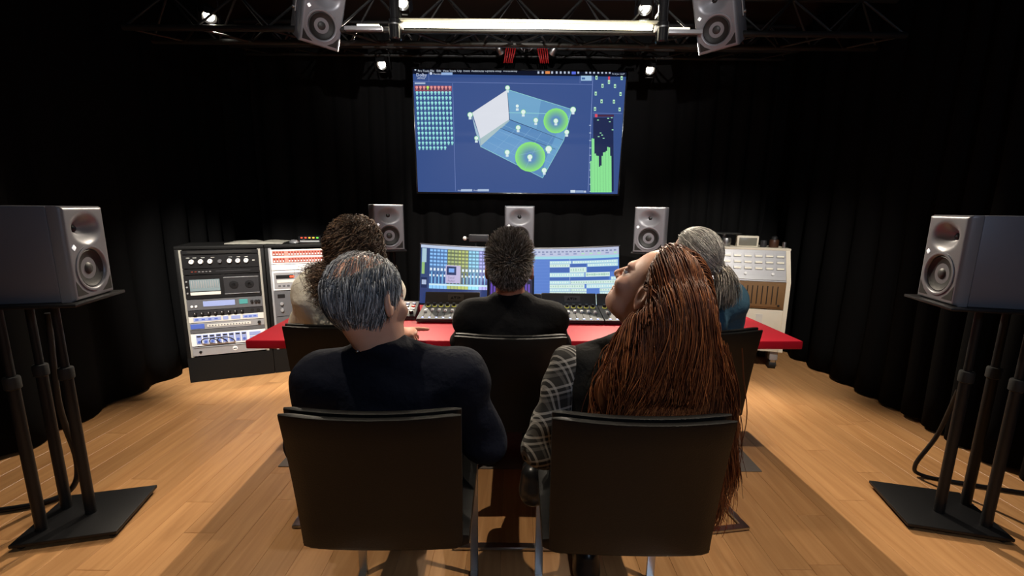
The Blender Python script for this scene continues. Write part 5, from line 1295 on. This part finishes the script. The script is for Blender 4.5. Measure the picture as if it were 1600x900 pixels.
N1 = lambda v, n: np.tile(np.array(v, float), (n, 1))

# --- man in black at the middle chair, head tipped back
hd = ((-0.008, 0.066, 1.080), 0, 22, 0, 1.03)
O = CHAIRS[2][0]
body, Rm, coll = make_person('man in black shirt with short greying hair, seen from behind before the monitor', O, 0.0,
    J_(-0.02, -0.01, 0.152, neck=(0, 0.095, 0.938), elL=(-0.205, 0.26, 0.715), elR=(0.205, 0.26, 0.715), wrL=(-0.12, 0.47, 0.742), wrR=(0.12, 0.47, 0.742)), hd, SK_C, T_BLACK, T_DENIM, 0.004, 0.066, build=0.96)
def region_short(Q): return (Q[:, 1] - 0.55 * Q[:, 2] < 0.034) & (Q[:, 2] > -0.058 + np.maximum(0, Q[:, 1] + 0.035) * 1.3)
n = 5200
Q, P = scalp_roots(n, region_short, hd[0], Rm, hd[4], 0.001)
D = Q - A(0, -0.012, 0.0); D /= np.linalg.norm(D, axis=1, keepdims=True)
top = np.clip((Q[:, 2] - 0.03) / 0.08, 0, 1)
Dl = D + np.stack([RNG.normal(size=n) * .25, 0.25 + RNG.normal(size=n) * .25, 0.35 * top - 0.75 * (1 - top)], 1)
Dw = Dl @ Rm.T
paths = grow_hair(P, Dw, 0.010 + 0.028 * top + RNG.random(n) * 0.008, 6, lambda p, t: Dw + A(0, 0, -0.25), 0.75, skull_field(hd[0], Rm, hd[4]), np.full(n, 0.001) + RNG.random(n) * 0.006)
c0 = jitter([(0.060, 0.044, 0.032), (0.13, 0.108, 0.088), (0.30, 0.27, 0.24)], n, [0.42, 0.33, 0.25], 0.2)
hp = [strands(paths, 0.00075 + RNG.random(n) * 0.0004, c0, c0 * 1.25)]
V, F = hair_cap(hd[0], Rm, hd[4], soft_std, 0.0035); hp.append((V, F, N1((0.045, 0.034, 0.026), len(V))))
hair_object(hp, body, M_HAIRMATT)

# --- balding man in navy, nearest on the left
hd = ((-0.046, 0.100, 1.062), -28, -9, -13, 1.02)
O = CHAIRS[0][0]
body, Rm, coll = make_person('older man in navy top with thinning grey hair, nearest the camera', O, R(1),
    J_(-0.025, 0.0, 0.172, neck=(-0.012, 0.105, 0.925), shL=(-0.175, 0.11, 0.848), shR=(0.178, 0.11, 0.862), elL=(-0.245, 0.15, 0.65), elR=(0.250, 0.15, 0.655), anL=(-0.10, 0.60, 0.10), anR=(0.09, 0.60, 0.10)), hd, SK_B, T_NAVY, T_DENIM, 0.0035, 0.068, build=1.02)
def bald(Q): return (Q[:, 0] / 0.060) ** 2 + ((Q[:, 1] + 0.030) / 0.074) ** 2
def region_bald(Q): return region_short(Q) & (((Q[:, 2] < 0.06) | (bald(Q) > 1.0)) | (RNG.random(len(Q)) < 0.16))
n = 6500
Q, P = scalp_roots(n, region_bald, hd[0], Rm, hd[4], 0.001)
azi = np.arctan2(Q[:, 0], -(Q[:, 1]))
Dl = np.stack([0.35 * np.sign(Q[:, 0]) * (np.abs(Q[:, 0]) > 0.02) + RNG.normal(size=n) * .12, -0.75 + RNG.normal(size=n) * .15, np.where(Q[:, 2] > 0.06, 0.1, -0.9)], 1)
Dw = Dl @ Rm.T
sk = skull_field(hd[0], Rm, hd[4])
clump = np.sin(azi * 14 + Q[:, 2] * 60)[:, None] * A(0.12, 0, 0.0)
lay = 0.002 + RNG.random(n) * 0.010
paths = grow_hair(P, Dw, 0.030 + RNG.random(n) * 0.022, 9, lambda p, t: N1((0.0, -0.15, -1.0), n) + clump, 0.72, sk, lay, hug=lay + 0.002)
c0 = jitter([(0.13, 0.138, 0.148), (0.30, 0.31, 0.325), (0.56, 0.575, 0.59), (0.05, 0.052, 0.057)], n, [0.32, 0.3, 0.18, 0.2], 0.2)
hp = [strands(paths, 0.0007 + RNG.random(n) * 0.0004, c0, c0 * 1.15)]
def soft_bald(Q): return np.maximum(soft_std(Q), np.where(Q[:, 2] > 0.03, (1.0 - np.sqrt(bald(Q))) * 0.05, -0.02))
V, F = hair_cap(hd[0], Rm, hd[4], soft_bald, 0.0025); hp.append((V, F, N1((0.085, 0.088, 0.095), len(V))))
hair_object(hp, body, M_HAIRMATT)
hv = np.array(hd[0])
ck = MB(); ck.lathe([(0.0005, -0.004), (0.004, -0.0025), (0.0048, 0.0), (0.004, 0.0025), (0.0005, 0.004)], 12, Matrix.Translation((-0.058, 0.040, 0.953)))
ck.build('necklace_clasp', M_CHROME, body, 60)

# --- curly-haired person in cream, left of the desk
hd = ((0.050, 0.084, 1.128), -28, 0, 0, 0.97)
O = CHAIRS[3][0]
body, Rm, coll = make_person('person with dark curly hair in a cream jacket, gesturing over the desk', O, R(CHAIRS[3][1]),
    J_(0.055, -0.005, 0.135, neck=(0.015, 0.09, 1.005), elL=(-0.215, 0.20, 0.775), elR=(0.120, -0.005, 0.79), wrL=(0.032, 0.315, 0.850), wrR=(0.168, 0.160, 0.742)), hd, SK_A, T_CREAM, T_DENIM, 0.0045, 0.074, build=0.98, top_name='jacket', ease=0.011,
    hands={'R': dict(fwd=(0.95, 0.22, 0.02), nrm=(0, 0.25, -1), curl=(0.02, 0.95, 1.0, 1.0), side=1, thumb=0.4, sc=1.06), 'L': dict(fwd=(0.96, 0.25, 0.22), nrm=(0, -0.3, -1), curl=(0.10, 0.7, 0.85, 0.9), side=-1, thumb=0.6, sc=0.92)})
n = 3400
Q, P = scalp_roots(n, region_std, hd[0], Rm, hd[4], 0.004)
D = Q - A(0, -0.02, -0.02); D /= np.linalg.norm(D, axis=1, keepdims=True)
Dl = D + np.stack([RNG.normal(size=n) * .2, -0.35 + RNG.normal(size=n) * .2, np.full(n, 0.1)], 1)
Dw = Dl @ Rm.T
sk = skull_field(hd[0], Rm, hd[4]); cc = lambda p: np.minimum(sk(p), coll(p))
out = P - A(*hd[0]); out[:, 2] = 0; out /= np.linalg.norm(out, axis=1, keepdims=True) + 1e-6
lay = 0.004 + RNG.random(n) ** 1.2 * 0.022
paths = grow_hair(P, Dw, 0.15 + RNG.random(n) * 0.085, 24, lambda p, t: out * 0.10 + A(0, 0, -1), 0.66, cc, lay, hug=lambda t: lay + 0.006 + 0.05 * max(0, t - 0.5))
grp = np.floor(np.arctan2(P[:, 0] - hd[0][0], P[:, 1] - hd[0][1]) * 6) * 7.1 + np.floor(P[:, 2] * 55) * 3.3
ph = (np.sin(grp * 12.9898) * 43758.5453 % 1) * 2 * PI + RNG.normal(size=n) * 0.3; fr = 4.2 + (np.sin(grp * 4.1) + 1) * 1.6
t = np.linspace(0, 1, 24)[None, :]; am = 0.0125 * np.clip(t * 3, 0, 1) * (0.7 + 0.5 * ((np.sin(grp * 7.7) + 1) / 2))[:, None]
T = np.gradient(paths, axis=1); T /= np.linalg.norm(T, axis=2, keepdims=True) + 1e-9
U = np.cross(T, A(0.3, 0.9, 0.2)); U /= np.linalg.norm(U, axis=2, keepdims=True) + 1e-9; B = np.cross(T, U)
w_ = ph[:, None] + fr[:, None] * 2 * PI * t * (paths.shape[1] / 24) * 0.9
paths = paths + (np.cos(w_) * am)[..., None] * U + (np.sin(w_) * am)[..., None] * B
c0 = jitter([(0.030, 0.017, 0.011), (0.070, 0.040, 0.023), (0.14, 0.082, 0.048)], n, [0.45, 0.35, 0.2], 0.2) * (0.55 + 1.0 * (np.sin(grp * 78.233) * 43758.5453 % 1))[:, None]
hp = [strands(paths, 0.0009 + RNG.random(n) * 0.0006, c0, c0 * 1.5)]
V, F = hair_cap(hd[0], Rm, hd[4], soft_std, 0.016); hp.append((V, F, N1((0.020, 0.012, 0.008), len(V))))
hair_object(hp, body, M_HAIR)
# spectacles
def glasses(hd, Rm, body):
    def W(x, y, z): return Vector(np.array(hd[0]) + Rm @ A(x, y, z) * hd[4])
    g = None
    for s in (-1, 1):
        ring = [W(s * 0.031 + 0.023 * math.cos(a), 0.105, 0.002 + 0.019 * math.sin(a)) for a in np.linspace(0, 2 * PI, 25)]
        o_ = MB().tube(ring, 0.0016, 6).build('spectacles' if g is None else 'rim', M_BLACKPLASTIC, body if g is None else g, 60)
        if g is None: g = o_
        MB().tube([W(s * 0.054, 0.104, 0.006), W(s * 0.078, 0.085, 0.006), W(s * 0.083, 0.0, 0.006), W(s * 0.082, -0.02, -0.006)], 0.0016, 6).build('temple', M_BLACKPLASTIC, g, 60)
    MB().tube([W(-0.008, 0.106, 0.004), W(0, 0.109, 0.007), W(0.008, 0.106, 0.004)], 0.0015, 6).build('bridge', M_BLACKPLASTIC, g, 60)
glasses(hd, Rm, body)

# --- ponytailed woman in teal on the right
hd = ((-0.020, 0.085, 1.112), 31, 8, 0, 0.97)
O = CHAIRS[4][0]; ra = R(CHAIRS[4][1])
body, Rm, coll = make_person('woman in teal top with a grey ponytail held by a clip', O, ra,
    J_(0.045, 0.0, 0.150, neck=(0.004, 0.100, 0.990), chest=(0.010, 0.12, 0.845), shL=(-0.140, 0.115, 0.930), shR=(0.178, 0.115, 0.925), elR=(0.245, 0.16, 0.68)), hd, SK_B, T_TEAL, T_DENIM, 0.0035, 0.064, build=0.98)
sk = skull_field(hd[0], Rm, hd[4])
tie = np.array(hd[0]) + Rm @ A(0.012, -0.118, -0.030) * hd[4]
n = 3600
Q, P = scalp_roots(n, region_std, hd[0], Rm, hd[4], 0.002)
S_ = 12; t = np.linspace(0, 1, S_)
off = 0.003 + RNG.random(n) * 0.009
e_ = tie[None, :] + RNG.normal(size=(n, 3)) * 0.008
pts = P[:, None, :] * (1 - t)[None, :, None] + e_[:, None, :] * t[None, :, None]
for k in range(S_):
    for _ in range(2):
        q = pts[:, k]; c = sk(q); m = c < off
        if k < S_ - 1 and m.any(): q[m] += grad(sk, q[m]) * (off[m] - c[m])[:, None]
        pts[:, k] = q
gp = [(0.20, 0.19, 0.175), (0.42, 0.40, 0.37), (0.62, 0.59, 0.54), (0.09, 0.085, 0.08)]
c0 = jitter(gp, n, [0.35, 0.33, 0.17, 0.15], 0.15)
hp = [strands(pts.astype(np.float32), 0.0008 + RNG.random(n) * 0.0004, c0, c0, 0.2)]
n = 1500
rt = tie[None, :] + RNG.normal(size=(n, 3)) * 0.010
dr = Rm @ A(0.1, -1.0, -0.1)
d0 = N1(dr, n) + RNG.normal(size=(n, 3)) * 0.42
fan = RNG.normal(size=(n, 3)) * A(0.30, 0.25, 0.1) + dr * 0.05
cc = lambda p: np.minimum(sk(p), coll(p))
paths = grow_hair(rt.astype(np.float32), d0, 0.10 + RNG.random(n) * 0.045, 16, lambda p, t: fan * (1 - 1.2 * t) + A(0.03, 0, -1), 0.74, cc, 0.004 + RNG.random(n) * 0.022)
c0 = jitter(gp, n, [0.40, 0.25, 0.10, 0.25], 0.2)
hp.append(strands(paths, 0.0009 + RNG.random(n) * 0.0005, c0 * A(1.35, 1.25, 1.1), c0 * 1.0))
V, F = hair_cap(hd[0], Rm, hd[4], soft_std, 0.006); hp.append((V, F, N1((0.22, 0.21, 0.195), len(V))))
hair_object(hp, body, M_HAIR)
cl = MB(); dq = Vector(dr).to_track_quat('Z', 'Y').to_matrix().to_4x4()
cl.lathe([(0.021, -0.008), (0.025, -0.006), (0.025, 0.006), (0.021, 0.008)], 22, Matrix.Translation(Vector(tie) + Vector(dr) * 0.008) @ dq, False)
ck = cl.build('hair_tie', M_BLACKPLASTIC, body, 40)
for k in range(6):
    a = -0.9 + k * 0.36; v_ = Matrix.Translation(Vector(tie) + Vector(dr) * 0.008) @ dq @ Vector((0.028 * math.cos(a + 3.6), 0.028 * math.sin(a + 3.6), 0))
    MB().rbox(v_, (0.011, 0.011, 0.014), 0.003, 2).build('clip_link', M_CHROME, ck, 40)
glasses(hd, Rm, body)

# --- red-haired woman, nearest on the right, looking up to the left
hd = ((0.065, 0.128, 1.096), 45, 30, 7, 0.98)
O = CHAIRS[1][0]
body, Rm, coll = make_person('woman with long red hair and plaid sleeves, face turned up to the left', O, R(CHAIRS[1][1]),
    J_(0.0, 0.035, 0.148, neck=(0.038, 0.135, 0.940), shL=(-0.135, 0.145, 0.875), shR=(0.165, 0.135, 0.870), elL=(-0.205, 0.15, 0.645), wrL=(-0.105, 0.36, 0.61), knL=(-0.06, 0.56, 0.535), anL=(-0.03, 0.40, 0.10), anR=(-0.225, 0.37, 0.43), knR=(0.02, 0.59, 0.60)), hd, SK_B, T_CHAR, T_DENIM, 0.004, 0.066, build=0.96, top_name='vest', sleeve_mat=T_PLAID)
sk = skull_field(hd[0], Rm, hd[4])
mass = union([ellip((0.102, 0.072, 1.060), (0.072, 0.080, 0.085)), ellip((0.065, 0.040, 0.965), (0.112, 0.050, 0.090)), ellip((0.058, 0.015, 0.870), (0.158, 0.032, 0.100))], 0.05)
earp = np.array(hd[0]) + Rm @ A(-0.082, 0.0, -0.018) * hd[4]; eark = ellip(tuple(earp), (0.022, 0.026, 0.042), Rm)
cc = lambda p: np.minimum(np.minimum(sk(p), coll(p)), np.minimum(mass(p), eark(p)))
def region_long(Q): return (Q[:, 1] - 0.50 * Q[:, 2] < 0.008) & (Q[:, 2] > -0.060 + np.maximum(0, Q[:, 1] + 0.030) * 2.2)
n = 9500
Q, P = scalp_roots(n, region_long, hd[0], Rm, hd[4], 0.003)
xr = P[:, 0] - hd[0][0]
part = Q[:, 0]                                                   # + = her right side, away from the camera
xt = np.interp(xr, [-0.055, 0.0, 0.075], [-0.135, 0.02, 0.225]) + RNG.normal(size=n) * 0.022
yt = np.interp(part, [-0.06, 0.06], [-0.035, 0.05]) + RNG.normal(size=n) * 0.014
Dl = np.stack([np.sign(part) * 0.75 + RNG.normal(size=n) * .06, -0.65 + RNG.normal(size=n) * .06, np.full(n, -0.1)], 1)
Dw = Dl @ Rm.T
key = np.floor(xt * 55) + 31 * np.floor(yt * 40); ph = (np.sin(key * 12.9898) * 43758.5453 % 1) * 2 * PI + RNG.normal(size=n) * 0.25
def pull(p, t):
    g = np.stack([(xt - p[:, 0]) * (0.8 + 3.2 * t), (yt - p[:, 1]) * (1.5 + 3 * t), np.full(n, -1.0)], 1)
    if t < 0.3: g = g + (Rm @ A(0, -1, 0)) * (0.9 * (1 - t / 0.3))
    g[:, 0] += 0.62 * t * np.sin(ph + t * 13); g[:, 1] += 0.22 * t * np.cos(ph + t * 12)
    return g
def lim(q):
    lowz = q[:, 2] < 0.865
    inx = np.abs(q[:, 0]) < 0.212
    m = lowz & inx; q[m, 1] = np.maximum(q[m, 1], -0.030 - 0.010 * (1 - (q[m, 0] / .21) ** 2))
    return q
ln = 0.36 + RNG.random(n) * 0.12
ln = np.where(xt > 0.2, ln + 0.11, ln)
lay = 0.003 + RNG.random(n) ** 1.3 * 0.016
paths = grow_hair(P, Dw, ln, 30, pull, lambda t: 0.80 - 0.2 * t, cc, lay, lim, hug=lambda t: lay + 0.003 + (0.0 if t < 0.22 else (t - 0.22) * 0.6))
hues = [(0.100, 0.029, 0.010), (0.190, 0.060, 0.018), (0.30, 0.105, 0.032), (0.058, 0.017, 0.007)]
near = np.min(np.stack([eark(paths[:, k]) for k in range(1, 14)], 1), 1) < 0.010
face = np.max(np.stack([((paths[:, k] - A(*hd[0])) @ Rm)[:, 1] - 0.5 * np.clip(((paths[:, k] - A(*hd[0])) @ Rm)[:, 2], -0.1, 1) for k in range(1, 12)], 1), 1) > 0.030
paths = paths[~(near | face)]; n = len(paths)
c0 = jitter(hues, n, [0.38, 0.32, 0.12, 0.18], 0.15)
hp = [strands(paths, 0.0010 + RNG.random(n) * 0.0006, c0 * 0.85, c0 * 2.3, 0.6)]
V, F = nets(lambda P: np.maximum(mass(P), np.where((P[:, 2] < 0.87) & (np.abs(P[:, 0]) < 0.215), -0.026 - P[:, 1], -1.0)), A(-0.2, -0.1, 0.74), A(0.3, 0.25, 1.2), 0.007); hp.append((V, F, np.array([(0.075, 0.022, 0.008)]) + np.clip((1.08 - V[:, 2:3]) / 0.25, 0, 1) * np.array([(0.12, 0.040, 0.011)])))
# the lock hanging outside the chair back on the right
n = 420
s0 = np.stack([0.170 + RNG.normal(size=n) * 0.016, 0.015 + RNG.normal(size=n) * 0.016, 0.985 + RNG.normal(size=n) * 0.012], 1).astype(np.float32)
pl_x = 0.236 + RNG.normal(size=n) * 0.009; pl_y = -0.012 + RNG.normal(size=n) * 0.012; ph = RNG.normal(size=n) * 0.5
paths = grow_hair(s0, N1((0.2, -0.1, -1), n), 0.30 + RNG.random(n) * 0.055, 22, lambda p, t: np.stack([(pl_x - p[:, 0]) * 7 + 0.2 * np.sin(ph + t * 9), (pl_y - p[:, 1]) * 7, np.full(n, -1.0)], 1), 0.7, coll, 0.004 + RNG.random(n) * 0.01)
c0 = jitter(hues, n, [0.35, 0.35, 0.15, 0.15], 0.15)
hp.append(strands(paths, 0.0010 + RNG.random(n) * 0.0006, c0 * 0.9, c0 * 1.7, 0.6))
def soft_long(Q): return np.maximum((Q[:, 1] - 0.50 * Q[:, 2] - 0.006) * 0.9, (-0.058 + np.maximum(0, Q[:, 1] + 0.030) * 2.2 - Q[:, 2]) * 0.45)
V, F = hair_cap(hd[0], Rm, hd[4], soft_long, 0.006); hp.append((V, F, N1((0.05, 0.014, 0.005), len(V))))
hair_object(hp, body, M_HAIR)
